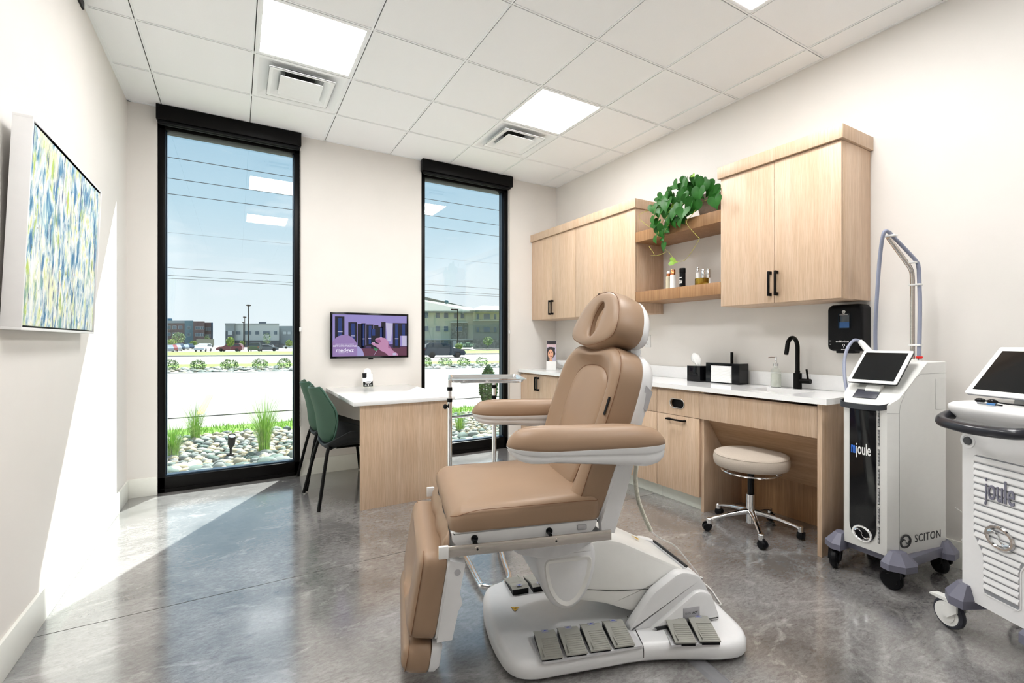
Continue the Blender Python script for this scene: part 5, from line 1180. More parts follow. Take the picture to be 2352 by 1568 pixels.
for k in range(20):
    z = .758-.0275*k; hw = .099
    if z-.02 < .44: hw = .099-.037*min(1, (.44-z+.02)/.07)
    if z < .245: break
    b = B(); b.prism([(-.001, z), (-.007, z-.010), (-.0075, z-.018), (-.002, z-.0235), (.0, z-.0235), (.0, z)], -hw, hw, 'y'); b.build('louvre', WB, t, ang=.5)
FJ = lambda y, z, x=-.0095: frameM((x, y, z), (0, -1, 0), (0, 0, 1))
text('lettering', 'joule', mat('logo_grey', rgb('7d7d8c'), .4), t, .125, FJ(.0, .642), .002, .44, .0002)
emblem(t, FJ(0, .466) @ Matrix.Rotation(-.25, 4, 'Z'), .042, CHROME)
q = B().rings([[(x, .127+r*math.cos(2*PI*i/28), .813+r*math.sin(2*PI*i/28)) for i in range(28)] for x, r in ((0, .030), (-.003, .029), (-.002, .022), (.010, .018))], False, True).build('socket_ring', WB, t)
B().cyl((-.0005, .127, .813), (-.006, .127, .813), .017, .015, 24).build('key_socket', mat('socket_grey', rgb('5a5c60'), .3, metal=.5), q)
b = B(); P_ = spline([(.02, .175, .920), (-.04, .176, .908), (-.088, .152, .896), (-.112, .11, .890), (-.125, 0, .886), (-.112, -.11, .890), (-.088, -.152, .896), (-.04, -.176, .908), (.02, -.175, .920)], 6, False)
b.tube(P_, .021, 14, rf=lambda i, n: .021); hb_ = b.build('grip_bar', NAVY, t)
b = B(); O_ = resamp([(p[0], p[1]) for p in spline([(a, c, 0) for a, c in [(-.075, 0), (-.065, .13), (-.02, .185), (.10, .20), (.30, .20), (.38, .17), (.40, 0), (.38, -.17), (.30, -.20), (.10, -.20), (-.02, -.185), (-.065, -.13)]], 6)], 80)
slab(b, O_, [(.03, .905), (.012, .925), (.004, .938), (0, .952), (.003, .962), (.016, .970), (.04, .974)], lambda x, y, h: (x, y, h+.02*max(0, x)), cap1=False, center=[(.3, .975), (.95, .972)]); b.build('top_lid', WB, t, ang=.9)
tablet(t, (.125, 0, 1.10), .185, .125, (0, -1, 0), (.15, 0, .18), .022, mat('tablet_edge', rgb('77797f'), .4))
B().prism([(.10, .97), (.22, .98), (.20, 1.08), (.15, 1.09)], -.05, .05, 'y', .004).build('tablet_mount', SHELL2, t)
for s in (-1, 1):
    for x0 in (0, .36):
        top = [(x0+.02+(p[0]-.02)*.5, (.135+(p[1]-.135)*.5)*s) for p in [(-.05, .10), (-.06, .15), (-.02, .205), (.06, .215), (.08, .17), (.08, .10)]]
        B().rings([[(x0+p[0], p[1]*s, z) for p in [(-.05, .10), (-.06, .15), (-.02, .205), (.06, .215), (.08, .17), (.08, .10)]] for z in (.135, .168)]+[[(p[0], p[1], .222) for p in top]]).build('bumper', GREYL, t, ang=.3)
        swheel(t, x0+.0, .175*s, .062, .03, math.radians(95 if s > 0 else 80)+(.5 if x0 else 0), mat('tyre_slate', rgb('34363f'), .5), SHELL2, SHELL2, .146, brake=(x0 == 0))
tj = t; MJ = Matrix.Translation((2.5275, .598, 0)) @ Matrix.Rotation(math.radians(-28), 4, 'Z')
g = thing('eye_shields', 'dark laser protection goggles lying on the lid of the louvred cart', 'goggles', MJ @ Vector((-.012, .045, .976)), math.radians(-28-80)); g.scale = (.72, .72, .72)
b = B()
for s in (-1, 1): b.sphere((.028*s, 0, .014), .024, 16, 10, (1, .75, .58))
b.build('lenses', BLACKG, g); B().tube([(-.01, 0, .015), (.01, 0, .015)], .004, 8).build('bridge', BLACKP, g); B().tube([(.05, .004, .012), (.09, .02, .008), (.15, .03, .008)], .004, 8, 4).build('temple', BLACKP, g)
g = thing('marker_pen', 'blue and grey capped pen lying in front of the dark goggles', 'pen', MJ @ Vector((-.045, .0, .976)), math.radians(-28-78)); g.scale = (.8, .8, .8)
B().cyl((-.05, 0, .005), (-.012, 0, .005), .005, n=12).build('barrel', mat('pen_grey', rgb('8c9096'), .4), g); B().cyl((-.012, 0, .005), (.02, 0, .005), .0055, n=12).build('cap', mat('pen_blue', rgb('3f78b4'), .4), g); B().cyl((.02, 0, .005), (.045, 0, .005), .004, n=12).build('clip', BLACKP, g)

# ================================================================== OUTDOORS
# street lines are turned 14.7 degrees from the building; ground falls gently away
RA = math.radians(-14.7); rd = Vector((math.cos(RA), math.sin(RA), 0)); rn = Vector((-math.sin(RA), math.cos(RA), 0))
def gz(d): return -.05 if d < 6 else (-.05-.0125*(d-6) if d < 50 else -.60-.0042*(d-50))
def gp(u, d, dz=0): p = rd*u+rn*d; return (p.x, p.y, gz(d)+dz)
def strip(name, d0, d1, m, dz=0, u0=-90, u1=160, steps=8):
    ks = sorted(set([d0, d1]+[d0+(d1-d0)*i/steps for i in range(steps+1)]+[k for k in (6, 50) if d0 < k < d1]))
    b = B(); b.rings([[gp(u0, d, dz), gp(u1, d, dz)] for d in ks], False, False, closed=False)
    for a in ks[:-1]: pass
    return struct(b.build(name, m, smooth=False, recalc=False))
ASPH = mat('pale_concrete', (.28, .265, .24), .8, var=.06, vscale=.8, bump=.2, bscale=30)
ROAD = mat('road_concrete', (.26, .24, .212), .85, var=.05, vscale=.6)
LAWN = mat('lawn_green', rgb('6c9430'), .9, var=.35, vscale=4, bump=.8, bscale=60)
LAWN2 = mat('lawn_far', rgb('729437'), .9, var=.25, vscale=2.5)
GRAV = mat('gravel_ground', rgb('8f8a80'), .95, var=.45, vscale=18, bump=.9, bscale=40)
CURB = mat('curb_concrete', rgb('9a9c9c'), .8, var=.08)
struct(bx('gravel_bed', -14, 16, 4.86, 7.45, -.20, -.05, GRAV))
struct(bx('exterior_sill', -3, 6, 4.85, 4.90, -.20, -.03, CURB))
def D_(u, v, g0=-.3): # distance across the street for a pixel lying on the falling ground
    d = 10.0
    for _ in range(30):
        p = atz(u, v, gz(d)); d = .5*d+.5*p.dot(rn)
    return d
dL = D_(525, 862); dC = dL+.18; dR = D_(525, 848.5); dG = D_(525, 838.5); dRd = D_(525, 818); dG2 = D_(525, 809)
struct(bx('lawn_verge', -14, 16, 7.45, 8.25, -.20, -.045, LAWN))
b = B(); b.rings([[Vector((-60, 8.25, -.055)), Vector((60, 8.25, -.055))], [Vector(gp(-100, dL)), Vector(gp(130, dL))]], False, False, closed=False)
struct(b.build('parking_apron', ASPH, smooth=False, recalc=False))
b = B(); b.box(-40, 40, 9.55, 9.575, -.06, -.048); struct(b.build('apron_joint', SLIT))
b = B(); b.rings([[gp(-100, dL, -.1), gp(130, dL, -.1)], [gp(-100, dL, .14), gp(130, dL, .14)], [gp(-100, dC, .15), gp(130, dC, .15)], [gp(-100, dC, -.1), gp(130, dC, -.1)]], False, False, closed=False)
struct(b.build('curb', CURB, smooth=False, recalc=False))
strip('gravel_strip', dC, dR, GRAV, .09, -60, 110); strip('lawn_strip', dR, dG, LAWN2, .10, -60, 110); strip('road', dG, dRd, ROAD, 0)
b = B(); b.rings([[gp(-90, dRd, -.02), gp(160, dRd, -.02)], [gp(-90, dRd, .16), gp(160, dRd, .16)], [gp(-90, dRd+.3, .17), gp(160, dRd+.3, .17)]], False, False, closed=False); struct(b.build('far_curb', CURB, smooth=False, recalc=False))
strip('lawn_far_strip', dRd+.3, dG2, LAWN2, .14); strip('far_parking', dG2, 420, ROAD, 0, -260, 420)
tag(bx('apron_stripe', -.62, -.50, 9.9, 13.3, -.10, -.062, mat('yellow_stripe', rgb('c9ae6a'), .7)), 'soft yellow stripe on the pale apron', 'marking')  # thin flat yellow stripe along the apron
tag(bx('apron_stripe', -.49, -.37, 9.9, 13.3, -.10, -.062, mat('blue_stripe', rgb('93a3cc'), .7)), 'soft blue stripe beside the yellow one on the apron', 'marking')  # thin flat blue stripe next to it
# --- river rocks
stone_m = [mat('stone_cream', rgb('968f7c'), .8, var=.15, vscale=14, bump=.3, bscale=60), mat('stone_grey', rgb('6f7572'), .8, var=.2, vscale=14, bump=.3, bscale=60), mat('stone_green', rgb('56665f'), .8, var=.2, vscale=14, bump=.3, bscale=60), mat('stone_tan', rgb('a3987e'), .8, var=.15, vscale=12, bump=.3, bscale=60), mat('stone_pale', rgb('a0a29c'), .8, var=.12, vscale=12)]
sm_data = []
for k in range(10):
    b = B(); sc = (R.uniform(.85, 1.25), R.uniform(.75, 1.0), R.uniform(.5, .72)); b.ico((0, 0, 0), 1, 2, sc)
    sd = R.uniform(0, 50)
    for v in b.bm.verts:
        d = .16*math.sin(v.co.x*2.3+sd)+.13*math.sin(v.co.y*2.9+sd*2)+.10*math.cos(v.co.z*3.1+sd*3+v.co.x*1.7); v.co *= 1+d
    sm_data.append(b)
sm_me = []
for k, b in enumerate(sm_data):
    for f in b.bm.faces: f.smooth = True
    me = bpy.data.meshes.new('river_stone'); b.bm.to_mesh(me); b.bm.free(); me.materials.append(stone_m[k % 5]); sm_me.append(me)
cand = []
for (xa, xb, ya, yb) in ((-1.35, .62, 4.93, 7.45), (1.9, 4.35, 4.93, 7.45)):
    y = ya
    while y < yb:
        st = .088+.012*(y-4.9); x = xa+R.uniform(0, st)
        while x < xb:
            cand.append((x+R.uniform(-.02, .02), y+R.uniform(-.02, .02), st)); x += st
        y += st*.74
def vis(x, y, z=0):
    # seen through one of the two panes
    t_ = 4.74/y; xx = x*t_
    if not (W1[0]-.02 < xx < W1[1]+.02 or W2[0]-.02 < xx < W2[1]+.02): return False
    D = x*_s+y*_c; v = 784+FPX*(CAMZ-z)/D; return True
near = [c for c in cand if vis(c[0], c[1])]; near.sort(key=lambda c: c[1])
def rock_obj(c, k):
    o = bpy.data.objects.new('river_stone', sm_me[k % len(sm_me)]); C.objects.link(o)
    s = c[2]*R.choice((.40, .5, .6, .74, .85)); o.scale = (s*R.uniform(.9, 1.3), s, s*R.uniform(.9, 1.25)); o.location = (c[0], c[1], -.05+s*R.uniform(.15, .45)); o.rotation_euler = (R.uniform(-.3, .3), R.uniform(-.3, .3), R.uniform(0, 6.3))
    return o
cn = ('cream', 'dark grey', 'greenish', 'tan', 'pale grey')
for k, c in enumerate(near[:290]):
    q = R.randrange(10); side = 'left' if c[0] < 1.2 else 'right'
    tag(rock_obj(c, q), '%s rounded river stone in the rock bed outside the %s window' % (cn[q % 5], side), 'stone', '%s river stones outside the %s window' % (cn[q % 5], side))
rest = near[290:]+[c for c in cand if not vis(c[0], c[1])][::2]
b = B()
tm = [(len(m_.vertices)) for m_ in sm_me]
for c in rest:
    s = c[2]*R.uniform(.42, .62); b.mi = R.randrange(5); b.ico((0, 0, 0), 1, 1) if False else None
    r_ = bmesh.ops.create_icosphere(b.bm, subdivisions=1, radius=1); rz_ = R.uniform(0, 3.1); M = Matrix.Translation((c[0], c[1], -.05+s*.3)) @ Matrix.Rotation(rz_, 4, 'Z') @ Matrix.Diagonal((s*R.uniform(.9, 1.3), s, s*R.uniform(.5, .7), 1))
    for v in r_['verts']: v.co = M @ (v.co*(1+.16*math.sin(v.co.x*3+rz_*3)))
    for v in r_['verts']:
        for f in v.link_faces: f.material_index = b.mi
o = b.build('river_stones', stone_m, None, ang=2, recalc=False); tag(o, 'further small stones filling the rock bed outside', 'stones', kind='stuff')
b = B()
for k in range(1800):
    u_ = R.uniform(-14, 28); d_ = R.uniform(dC+.1, dR+.2); p = Vector(gp(u_, d_, .12)); b.mi = R.choice((0, 1, 2, 4, 4)); s = R.uniform(.07, .16)
    r_ = bmesh.ops.create_icosphere(b.bm, subdivisions=1, radius=1)
    for v in r_['verts']: v.co = Vector((v.co.x*s*1.3, v.co.y*s, v.co.z*s*.6))+p
    for v in r_['verts']:
        for f in v.link_faces: f.material_index = b.mi
o = b.build('landscape_stones', stone_m, None, smooth=False, recalc=False); tag(o, 'strip of pale landscape stones along the far side of the parking apron', 'stones', kind='stuff')
# --- ornamental grasses, spotlight, shrubs
GR = mat('blade_green', rgb('6f9d2c'), .55, var=.3, vscale=20); GR2 = mat('blade_pale', rgb('a3bd62'), .6, var=.25, vscale=20)
def grass(name, label, p, h, n, sp_, seed, m=GR):
    q = random.Random(seed); b = B()
    for k in range(n):
        a = q.uniform(0, 2*PI); r0 = q.uniform(0, .06); lean_ = q.uniform(.05, 1)*sp_; H = h*q.uniform(.55, 1.0); w = q.uniform(.0020, .0036); da = Vector((math.cos(a), math.sin(a), 0)); pa = Vector((-da.y, da.x, 0)); b.mi = 0 if q.random() < .75 else 1
        pts = [(0, 0), (.25, .06), (.5, .22), (.75, .52), (1, 1)]
        rr = [[da*(r0+lean_*x)+pa*(w*(1-u)*s_)+Vector((0, 0, H*u-(.18*H*(x**2)*(lean_/max(sp_, .01))))) for s_ in (-1, 1)] for u, x in pts]
        b.rings(rr, False, False, closed=False)
    o = b.build(name, [m, GR2], None, smooth=False, recalc=False); o.location = p; return tag(o, label, 'grass clump')
grass('ornamental_grass', 'tall green grass clump at the lower left of the left window', atz(396, 1050, -.04), .46, 300, .42, 1)
grass('ornamental_grass', 'slim grass clump behind the left one, near the lawn edge', atz(448, 1012, -.04), .62, 210, .42, 2)
grass('ornamental_grass', 'bright fountain grass clump to the right of the garden spotlight', atz(607, 1037, -.04), .80, 360, .52, 3)
grass('ornamental_grass', 'short bright grass tuft among stones in the right window', atz(1056, 990, -.04), .42, 150, .30, 4)
b = B(); q = random.Random(5)
for k in range(5200):
    x = q.uniform(-2.6, 5.0); y = q.uniform(7.4, 8.25); h = q.uniform(.03, .085); a = q.uniform(0, PI); b.mi = q.randrange(2); d = Vector((math.cos(a), math.sin(a), 0))*.006; p = Vector((x, y, -.05))
    b._add([p-d, p+d, p+Vector((q.uniform(-.02, .02), q.uniform(-.02, .02), h))], [(0, 1, 2)])
o = b.build('turf_blades', [GR, GR2], None, smooth=False, recalc=False); tag(o, 'short turf along the edge of the rock bed', 'grass', kind='stuff')
sp_p = atz(530, 1046, -.03)
t = thing('garden_spotlight', 'small black garden spotlight standing among the stones', 'spotlight', sp_p)
b = B(); b.cyl((0, 0, 0), (0, 0, .08), .012); b.cyl((0, 0, 0), (0, 0, .02), .045, .04, 16); b.build('stake', BLACKP, t)
d_ = Vector((.02, -.10, .20)).normalized(); o1 = Vector((0, .02, .085)); b = B(); b.cyl(o1, o1+d_*.05, .018, .034, 20); b.cyl(o1+d_*.05, o1+d_*.16, .036, .038, 20, False); b.build('lamp_body', BLACKP, t)
B().cyl(o1+d_*.150, o1+d_*.153, .033, n=20).build('lens', mat('lens_grey', rgb('b9bec0'), .1), t)
def leafball(name, label, p, rx, rz, n, seed, m, cat='shrub', stem=None, zc=None, ls=.05, sub=None, group=None, shape='ball'):
    q = random.Random(seed); t = thing(name, label, cat, p, 0, group); b = B()
    for k in range(n):
        while True:
            v = Vector((q.uniform(-1, 1), q.uniform(-1, 1), q.uniform(-1, 1)))
            if v.length < 1: break
        v = v.normalized()*v.length**.5
        if shape == 'column': v.x *= .5+.5*(1-abs(v.z)**2); v.y *= .5+.5*(1-abs(v.z)**2)
        c = Vector((v.x*rx, v.y*rx, (zc if zc is not None else rz)+v.z*rz)); a = Vector((q.uniform(-1, 1), q.uniform(-1, 1), q.uniform(-1, 1))).normalized(); e_ = a.orthogonal().normalized(); s = ls*q.uniform(.6, 1.3)
        b.mi = 0 if q.random() < .7 else 1
        b._add([c-a*s, c+e_*s*.5, c+a*s, c-e_*s*.5], [(0, 1, 2, 3)])
    b.build('foliage', m, t, smooth=False, recalc=False)
    if stem: B().tube([(0, 0, 0), (.02*rx, 0, zc*.6), (0, 0, zc)], stem, 8).build('trunk', mat('bark', rgb('6d5b48'), .9), t)
    return t
SHR = [mat('shrub_dark', rgb('4f6f34'), .7, var=.3), mat('shrub_light', rgb('93ab5e'), .7, var=.3)]
TRE = [mat('tree_green', rgb('6f8f3c'), .7, var=.3), mat('tree_yellow', rgb('b3bb4e'), .7, var=.3)]
JUN = [mat('juniper_dark', rgb('2f5a26'), .7, var=.3), mat('juniper_light', rgb('55803a'), .7, var=.3)]
leafball('juniper', 'narrow upright dark green juniper outside the right window', atz(1122, 945, -.05), .17, .42, 2600, 11, JUN, 'shrub', .02, .44, .028, shape='column')
us = [(388, 857), (455, 851), (527, 853), (597, 850), (653, 849), (980, 838), (1023, 836), (1065, 837), (1107, 837)]
ws = ['first shrub from the left in the far stone strip, left window', 'pale airy shrub, second from left in the far stone strip', 'shrub in the far stone strip at the middle of the left window', 'fourth shrub in the stone strip seen in the left window', 'shrub in the stone strip at the right side of the left window',
      'shrub in the stone strip at the left edge of the right window', 'second stone strip shrub from the left in the right window', 'third stone strip shrub from the left in the right window', 'rightmost stone strip shrub in the right window']
for k, (u, v) in enumerate(us):
    d = .5*(dC+dR); 
    for _ in range(6): p = atz(u, v, gz(d)+.12)
    # put it on the stone strip
    rr_ = ray(u, v); tt = (d)/(rr_[0]*rn.x+rr_[1]*rn.y); p = Vector((rr_[0]*tt, rr_[1]*tt, gz(d)+.10))
    leafball('landscape_shrub', ws[k], p, R.uniform(.28, .42), R.uniform(.22, .34), 330, 20+k, SHR, 'shrub', None, .26, .05)
# --- lamp posts
def lamp(u, v, D, vb, label, arm=False):
    top = atd(u, v, D); zb = atd(u, vb, D).z; H = top.z-zb; t = thing('parking_lamp', label, 'lamp post', (top.x, top.y, zb))
    B().cyl((0, 0, 0), (0, 0, H), .11, .08, 10).build('pole', BLACKM, t)
    if arm: B().box(-.1, 1.2, -.2, .2, H-.12, H+.12).build('lamp_head', BLACKM, t) if False else B().box(-1.3, .1, -.2, .2, H-.15, H+.12, .03).build('lamp_head', BLACKM, t)
    else: B().lathe([(.05, H-.25), (.45, H-.08), (.48, H+.05), (.3, H+.15), (.02, H+.18)], n=14).build('lamp_head', BLACKM, t)
lamp(571, 701, 95, 800, 'tallest parking lot lamp post seen through the left window'); lamp(562, 728, 135, 797, 'middle height parking lamp post just left of the tallest one'); lamp(559, 740, 165, 796, 'shortest and furthest parking lamp post in the left window'); lamp(1051, 711, 88, 806, 'street lamp post with side arm in front of the three storey building', True)
# --- power lines
WIRE = mat('wire', (.05, .05, .055), .5)
def wire(u, v, Y, r, label, X0=-60, X1=60, sag=0.0):
    p = aty(u, v, Y); b = B(); b.tube([(X0+(X1-X0)*i/24, Y, p.z-sag*(1-((i-12)/12)**2)+0) for i in range(25)], r, 5)
    o = b.build('power_line', WIRE); tag(o, label, 'power line', 'overhead power lines')
lw = ['uppermost overhead power line crossing the left window', 'second overhead power line from the top', 'third overhead power line from the top', 'thin overhead power line above the treeline, upper one', 'overhead power line just under its neighbour near the skyline', 'lowest overhead power line near the skyline', 'faint overhead power line in mid sky']
for k, (u, v, Y, r) in enumerate(((382, 360, 22, .014), (382, 408, 22, .013), (382, 444, 22, .012), (382, 614, 34, .011), (382, 632, 34, .011), (382, 638.5, 34, .011), (382, 533, 30, .0045))): wire(u, v, Y, r, lw[k])
# --- cars
def car(u, D, head, label, col, kind='suv', vb=None, zg=None):
    g = gz(D) if zg is None else zg; x = atd(u, 784, D); q = (x.x*rn.x+x.y*rn.y); g = gz(q); t = thing('pickup_truck' if kind == 'pickup' else 'car', label, 'truck' if kind == 'pickup' else 'car', (x.x, x.y, g), head)
    m = mat('car_'+col, rgb(col), .25, metal=.25, coat=.6); GL = mat('car_glass', (.02, .03, .035), .08, coat=.5)
    if kind == 'suv': L, Wd, pr, gl = 4.7, .93, [(-2.35, .35), (-2.38, .75), (-2.25, 1.10), (-2.05, 1.55), (-1.7, 1.68), (.1, 1.66), (.55, 1.50), (1.05, 1.08), (1.9, .95), (2.3, .75), (2.38, .4), (2.2, .28), (-2.2, .28)], [(-2.0, 1.12), (-1.85, 1.50), (.05, 1.53), (.85, 1.08)]
    elif kind == 'pickup': L, Wd, pr, gl = 5.6, 1.0, [(-2.8, .45), (-2.82, 1.15), (-.95, 1.20), (-.8, 1.80), (.5, 1.82), (1.1, 1.25), (2.6, 1.15), (2.8, .9), (2.8, .45), (2.6, .38), (-2.6, .38)], [(-.75, 1.2), (-.66, 1.70), (.42, 1.72), (.92, 1.24)]
    else: L, Wd, pr, gl = 4.6, .90, [(-2.3, .4), (-2.32, .85), (-1.7, 1.0), (-1.1, 1.38), (.3, 1.42), (1.05, .98), (2.1, .82), (2.3, .6), (2.25, .28), (-2.2, .28)], [(-1.45, 1.0), (-1.0, 1.31), (.25, 1.34), (.85, .98)]
    b = B(); zs = lambda z: 1 if z < 1.0 else 1-.20*(z-1.0)/.8
    b.rings([[(x, y*zs(z), z) for x, z in pr] for y in (-Wd, -Wd*.97, Wd*.97, Wd)]); b.build('body', m, t, ang=.5)
    b = B(); b.rings([[(x, y*zs(z)*1.008, z) for x, z in gl] for y in (-Wd, Wd)]); b.build('windows', GL, t)
    b = B(); i0 = 3 if kind != 'sedan' else 2
    ht = 1.5 if kind == 'suv' else (1.72 if kind == 'pickup' else 1.33)
    b.box(gl[0][0]-.12 if kind != 'sedan' else -1.5, gl[0][0]+.1, -Wd*.72, Wd*.72, 1.12 if kind != 'sedan' else 1.02, ht-.04); b.build('rear_window', GL, t)
    for sx in (-1, 1):
        for sy in (-1, 1): B().cyl((sx*L*.305, sy*(Wd-.12), .34), (sx*L*.305, sy*(Wd+.02), .34), .34, n=18).build('wheel', BLACKP, t)
    b = B()
    for sy in (-1, 1): b.box(-L/2-.03, -L/2+.12, sy*Wd*.88-.1, sy*Wd*.88+.1, .85, 1.05)
    b.build('tail_lights', mat('tail_red', rgb('8c1a16'), .3), t)
hr0 = RA
car(529, 97, RA+PI, 'dark red suv parked facing left in the far lot', '7d2a35'); car(586, 94, RA+PI/2+.1, 'dark green pickup truck seen from behind in the far lot', '4a5553', 'pickup'); car(613, 100, RA+.15, 'dark grey sedan parked right of the pickup truck', '59626a', 'sedan')
car(467, 97, RA-PI/2, 'white suv facing the building, left of the dark red one', 'e4e7e8')
for k, (u, D, col, lb) in enumerate(((384, 88, '9aa2aa', 'silver car cut by the left edge of the left window'), (394, 97, 'a9544e', 'red car second in the angled row at the left'), (404, 106, 'b9bec4', 'pale silver car third in the angled row at the left'), (412, 115, '4b5868', 'slate suv in the angled row at the left'), (424, 126, 'aab4bc', 'silver car behind the slate suv'), (436, 140, '33465c', 'navy suv further along the angled row'), (447, 155, 'd5d9db', 'white car at the far end of the angled row'), (612, 150, 'e3e6e8', 'white car far behind the pickup truck'), (622, 165, 'c9ced1', 'pale car further back beside the far white one'), (648, 160, '3c4246', 'dark suv in front of the grey end of the pale building'), (668, 150, 'd9dcdd', 'white car at the right edge of the left window'))):
    car(u, D, RA-1.15 if k < 7 else RA+.2, lb, col, 'suv' if k in (3, 5, 9) else 'sedan')
car(1020, 54, RA, 'dark teal suv driving on the road behind the right window', '2f3b48')
# --- trees beyond
def tr_(u, D, vb, H, w, lb, seed, m=TRE, n=700):
    x = atd(u, vb, D); leafball('young_tree', lb, (x.x, x.y, x.z), w, H*.36, n, seed, m, 'tree', .06, H*.62, .20)
tr_(529, 90, 803, 2.5, .62, 'young yellow green tree in front of the dark red suv', 41); tr_(410, 150, 797, 4.9, 1.9, 'round light tree above the parked row at the left', 42, SHR, 500); tr_(394, 140, 797, 2.4, 1.3, 'low yellow bush behind the parked row at far left', 43)
tr_(444, 144, 797, 2.0, .9, 'small yellow green bush beside the pale trailer', 44); tr_(557, 150, 797, 2.1, .8, 'small yellow green tree left of the lamp posts', 45); tr_(613, 150, 800, 5.2, 1.2, 'thin pale tree in front of the white facade', 46, SHR, 160); tr_(664, 140, 800, 2.6, 1.0, 'yellow green tree at the right edge of the left window', 47)
tr_(476, 165, 797, 4.6, .8, 'thin dark tree in front of the brown brick block', 48, SHR, 120); tr_(1054, 75, 806, 1.2, .55, 'round yellow green bush at the foot of the street lamp', 49); tr_(1121, 100, 800, 2.6, 1.1, 'green tree before the stone base of the three storey building', 50, SHR, 350)
# --- buildings
def wallbox(par, name, u0, u1, D0, D1, v0, v1, m, depth=8, dz=.0):
    """upright slab whose front runs between two sight lines; front face towards the camera"""
    a, c = atd(u0, 784, D0), atd(u1, 784, D1); z1 = CAMZ+(784-v0)/FPX*D0; z0 = CAMZ+(784-v1)/FPX*D0; d = (c-a).normalized(); nn = Vector((-d.y, d.x, 0))
    if nn.y < 0: nn = -nn
    if par is not None: nn = Vector(((a.x+c.x)/2, (a.y+c.y)/2, 0)).normalized()
    b = B(); b.rings([[Vector((p.x, p.y, z)) for p in (a+nn*dz, c+nn*dz, c+nn*depth, a+nn*depth)] for z in (z0, z1)]); return b.build(name, m, par, smooth=False)
def win(par, u0, u1, v0, v1, D, m, fr_, dz=-.25):
    f = wallbox(par, 'window', u0, u1, D, D, v0, v1, fr_, .3, dz); 
    k = min(.12*(u1-u0), .6); g = wallbox(f, 'pane', u0+k, u1-k, D, D, v0+k*.8, v1-k*.8, m, .3, dz-.06)
BG = mat('far_glass', rgb('4c6674'), .15, var=.2, vscale=.5, coat=.4); WF = mat('far_white', rgb('c4cdd0'), .7)
BW = mat('far_brick', rgb('6b5a5a'), .85, var=.1, vscale=2); BT = mat('far_teal', rgb('5b7f8b'), .7); BT2 = mat('far_blue', rgb('2f6f90'), .7); BG1 = mat('far_grey', rgb('8f9ba0'), .75); BG2 = mat('far_pale', rgb('c3cac8'), .75); BDK = mat('far_dark', rgb('57626a'), .8)
t = thing('apartment_building', 'brown and blue apartment block at the left of the skyline', 'building', atd(430, 800, 190))
def rel(o):
    # objects above are built in world space; keep them there
    return o
def world_parts(t):
    for o in t.children: o.matrix_parent_inverse = Matrix.Translation(t.location).inverted()
wallbox(t, 'wing_wall', 150, 424, 190, 190, 742, 797, BW); wallbox(t, 'wing_top', 150, 424, 189.5, 189.5, 736, 742, BG1, 9); wallbox(t, 'blue_roof_box', 372, 396, 195, 195, 731, 738, BT2, 6)
wallbox(t, 'teal_bay', 424, 444, 187, 187, 736, 797, BT, 10); wallbox(t, 'brick_bay', 444, 470, 185, 185, 737.5, 797, BW, 12); wallbox(t, 'end_bay', 470, 485, 188, 188, 740.5, 797, BW, 9); wallbox(t, 'end_fin', 485, 489, 190, 190, 740.5, 797, BT2, 8)
for v in (748, 763.5):
    for u0, u1 in ((330, 339), (343.5, 352.5), (357, 366), (370, 379), (383, 392), (396.5, 405.5), (409.5, 418.5)): win(t, u0, u1, v, v+8, 190, BG, WF)
    win(t, 429.5, 437, v+1, v+8, 187, BG, WF)
    for k in range(5): win(t, 448.5+4.2*k, 452.4+4.2*k, v+1.5, v+8.5, 185, BG, WF)
    for k in range(3): win(t, 471+4.5*k, 475+4.5*k, v+3.5, v+11.5, 188, BG, WF)
world_parts(t)
t = thing('trailer', 'long pale trailer parked in front of the apartment block', 'trailer', atd(472, 797, 150)); wallbox(t, 'box', 451, 492, 150, 150, 778.5, 793, mat('trailer_beige', rgb('a3a28f'), .8), 2.5); wallbox(t, 'skirt', 453, 490, 150, 150, 793, 796.5, BDK, 2); world_parts(t)
t = thing('commercial_building', 'white and grey two storey commercial building at the centre of the left window', 'building', atd(590, 798, 180))
wallbox(t, 'entrance_tower', 517.5, 538.5, 180, 180, 743, 760, BG1, 12); wallbox(t, 'tower_base', 517.5, 538.5, 180, 180, 760, 798, BDK, 12); wallbox(t, 'tower_cornice', 516, 541, 179, 179, 742, 744.5, BG1, 13)
wallbox(t, 'white_facade', 538.5, 641, 181, 181, 744, 781.5, BG2, 14); wallbox(t, 'shop_base', 538.5, 641, 181.5, 181.5, 781.5, 797, BDK, 13); wallbox(t, 'facade_cap', 538.5, 641, 180.6, 180.6, 742.6, 744.6, BG1, 14); wallbox(t, 'grey_wing', 641, 800, 183, 183, 748.5, 797, BG1, 12); wallbox(t, 'roof_plant', 594, 612, 188, 188, 739, 744, BDK, 4)
win(t, 523.5, 534, 759.5, 769.5, 180, WF, WF)
for u0, u1 in ((542, 552.5), (562, 577), (585.5, 595), (603, 620), (628.5, 637)): win(t, u0, u1, 760, 768.5, 181, BG, WF)
for u0, u1 in ((649, 658), (660, 668)): win(t, u0, u1, 761, 768, 183, WF, BG1)
world_parts(t)
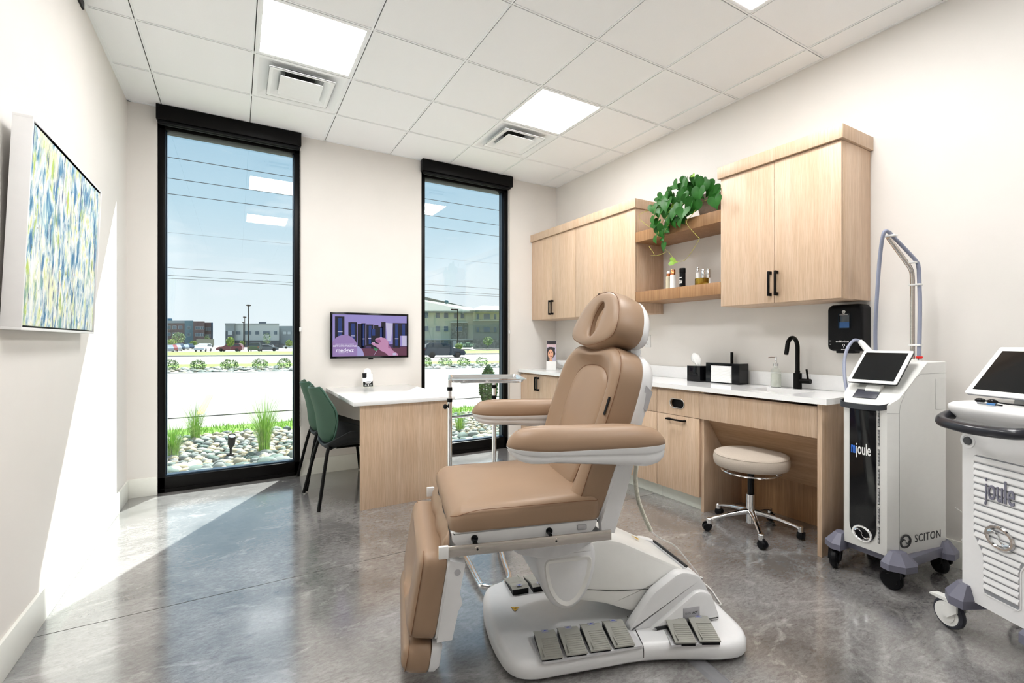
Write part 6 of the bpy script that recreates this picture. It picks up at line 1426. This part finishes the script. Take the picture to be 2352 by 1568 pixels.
# three storey building, right window
t = thing('office_building', 'three storey cream building with hipped roof and stone panels in the right window', 'building', atd(1060, 800, 120))
CRM = mat('far_cream', rgb('b9bfae'), .8, var=.03, vscale=.4); CRM2 = mat('far_cream_warm', rgb('a9ac98'), .8); STN = mat('far_stone', rgb('7f837c'), .9, var=.4, vscale=2.2, bump=.5, bscale=6); GRW = mat('far_grey_wall', rgb('838b84'), .85, var=.05, vscale=.4); RF = mat('far_roof', rgb('7c827b'), .9, var=.06, vscale=1.5); TRM = mat('far_trim', rgb('c6cdc8'), .8)
D0 = 120
wallbox(t, 'main_wall', 880, 1087, D0, D0, 714, 781, CRM, 14); wallbox(t, 'stone_base', 880, 1087, D0-.3, D0-.3, 781, 797, STN, 14); wallbox(t, 'base_band', 880, 1250, D0-.6, D0-.6, 778.5, 780.5, TRM, 3)
wallbox(t, 'wing_upper', 1087, 1250, D0-3, D0-3, 714, 735, CRM2, 16); wallbox(t, 'wing_band', 1087, 1250, D0-3.4, D0-3.4, 734, 736, TRM, 3); wallbox(t, 'wing_middle', 1087, 1250, D0-3, D0-3, 736, 779, GRW, 16); wallbox(t, 'wing_base', 1087, 1250, D0-3.3, D0-3.3, 779, 801, STN, 14)
wallbox(t, 'stone_panel', 1035, 1073, D0-.5, D0-.5, 741, 797, STN, 3); wallbox(t, 'panel_cap', 1034, 1074, D0-.9, D0-.9, 738.5, 741, TRM, 3)
for (u0, u1) in ((973.5, 984.5), (1000, 1011), (1019, 1030)):
    for (v0, v1) in ((717.5, 730.5), (748.5, 761), (781, 791)): win(t, u0, u1, v0, v1, D0, BG, TRM)
for u0, u1 in ((1042, 1051.5), (1057.5, 1066)): win(t, u0, u1, 719, 731.5, D0, BG, TRM)
win(t, 1047, 1062, 749.5, 761.5, D0-.5, BG, TRM)
for u0, u1 in ((1094, 1101), (1110.5, 1125.5), (1134, 1141)): win(t, u0, u1, 720.5, 733.5, D0-3, BG, TRM); win(t, u0, u1, 751, 763, D0-3, BG, GRW)
wallbox(t, 'monument_sign', 1058, 1083, 100, 100, 786, 798, BDK, .6); wallbox(t, 'door', 1041, 1048, D0-.8, D0-.8, 783, 797, TRM, .3)
def roof(name, pts, back, ridge, hz, D):
    b = B(); return b
def roofp(pts, name):   # pts: eave line u,v,D then ridge
    b = B(); b._add([atd(*p) for p in pts], [tuple(range(len(pts)))]); n0 = len(b.bm.verts)
    r = bmesh.ops.extrude_face_region(b.bm, geom=b.bm.faces[:]); 
    for v in [g_ for g_ in r['geom'] if isinstance(g_, bmesh.types.BMVert)]: v.co += Vector((0, .0, -.4))
    return b.build(name, RF, t, smooth=False)
roofp([(875, 713, D0-1.5), (1089, 715.5, D0-1.5), (1085, 707, D0+9), (1073, 704.5, D0+9), (970, 680, D0+9), (875, 671, D0+9)], 'main_roof')
roofp([(1079, 713, D0-5), (1255, 713, D0-5), (1200, 703, D0+4), (1104, 701.5, D0+4)], 'wing_roof')
wallbox(t, 'main_fascia', 875, 1089, D0-1.5, D0-1.5, 713, 716, TRM, .5); wallbox(t, 'wing_fascia', 1079, 1255, D0-5, D0-5, 712.3, 714.8, TRM, .5)
B().sphere(atd(1025.5, 693, D0+5), .55, 12, 8).build('roof_vent', BT, t)
world_parts(t)
text('sign_lettering', 'MasTec', WF, t, 1.15, frameM(atd(1070.5, 791.2, 99.8), (_c, -_s, 0), (0, 0, 1)), .02, 1, .02).matrix_parent_inverse = Matrix.Translation(t.location).inverted()
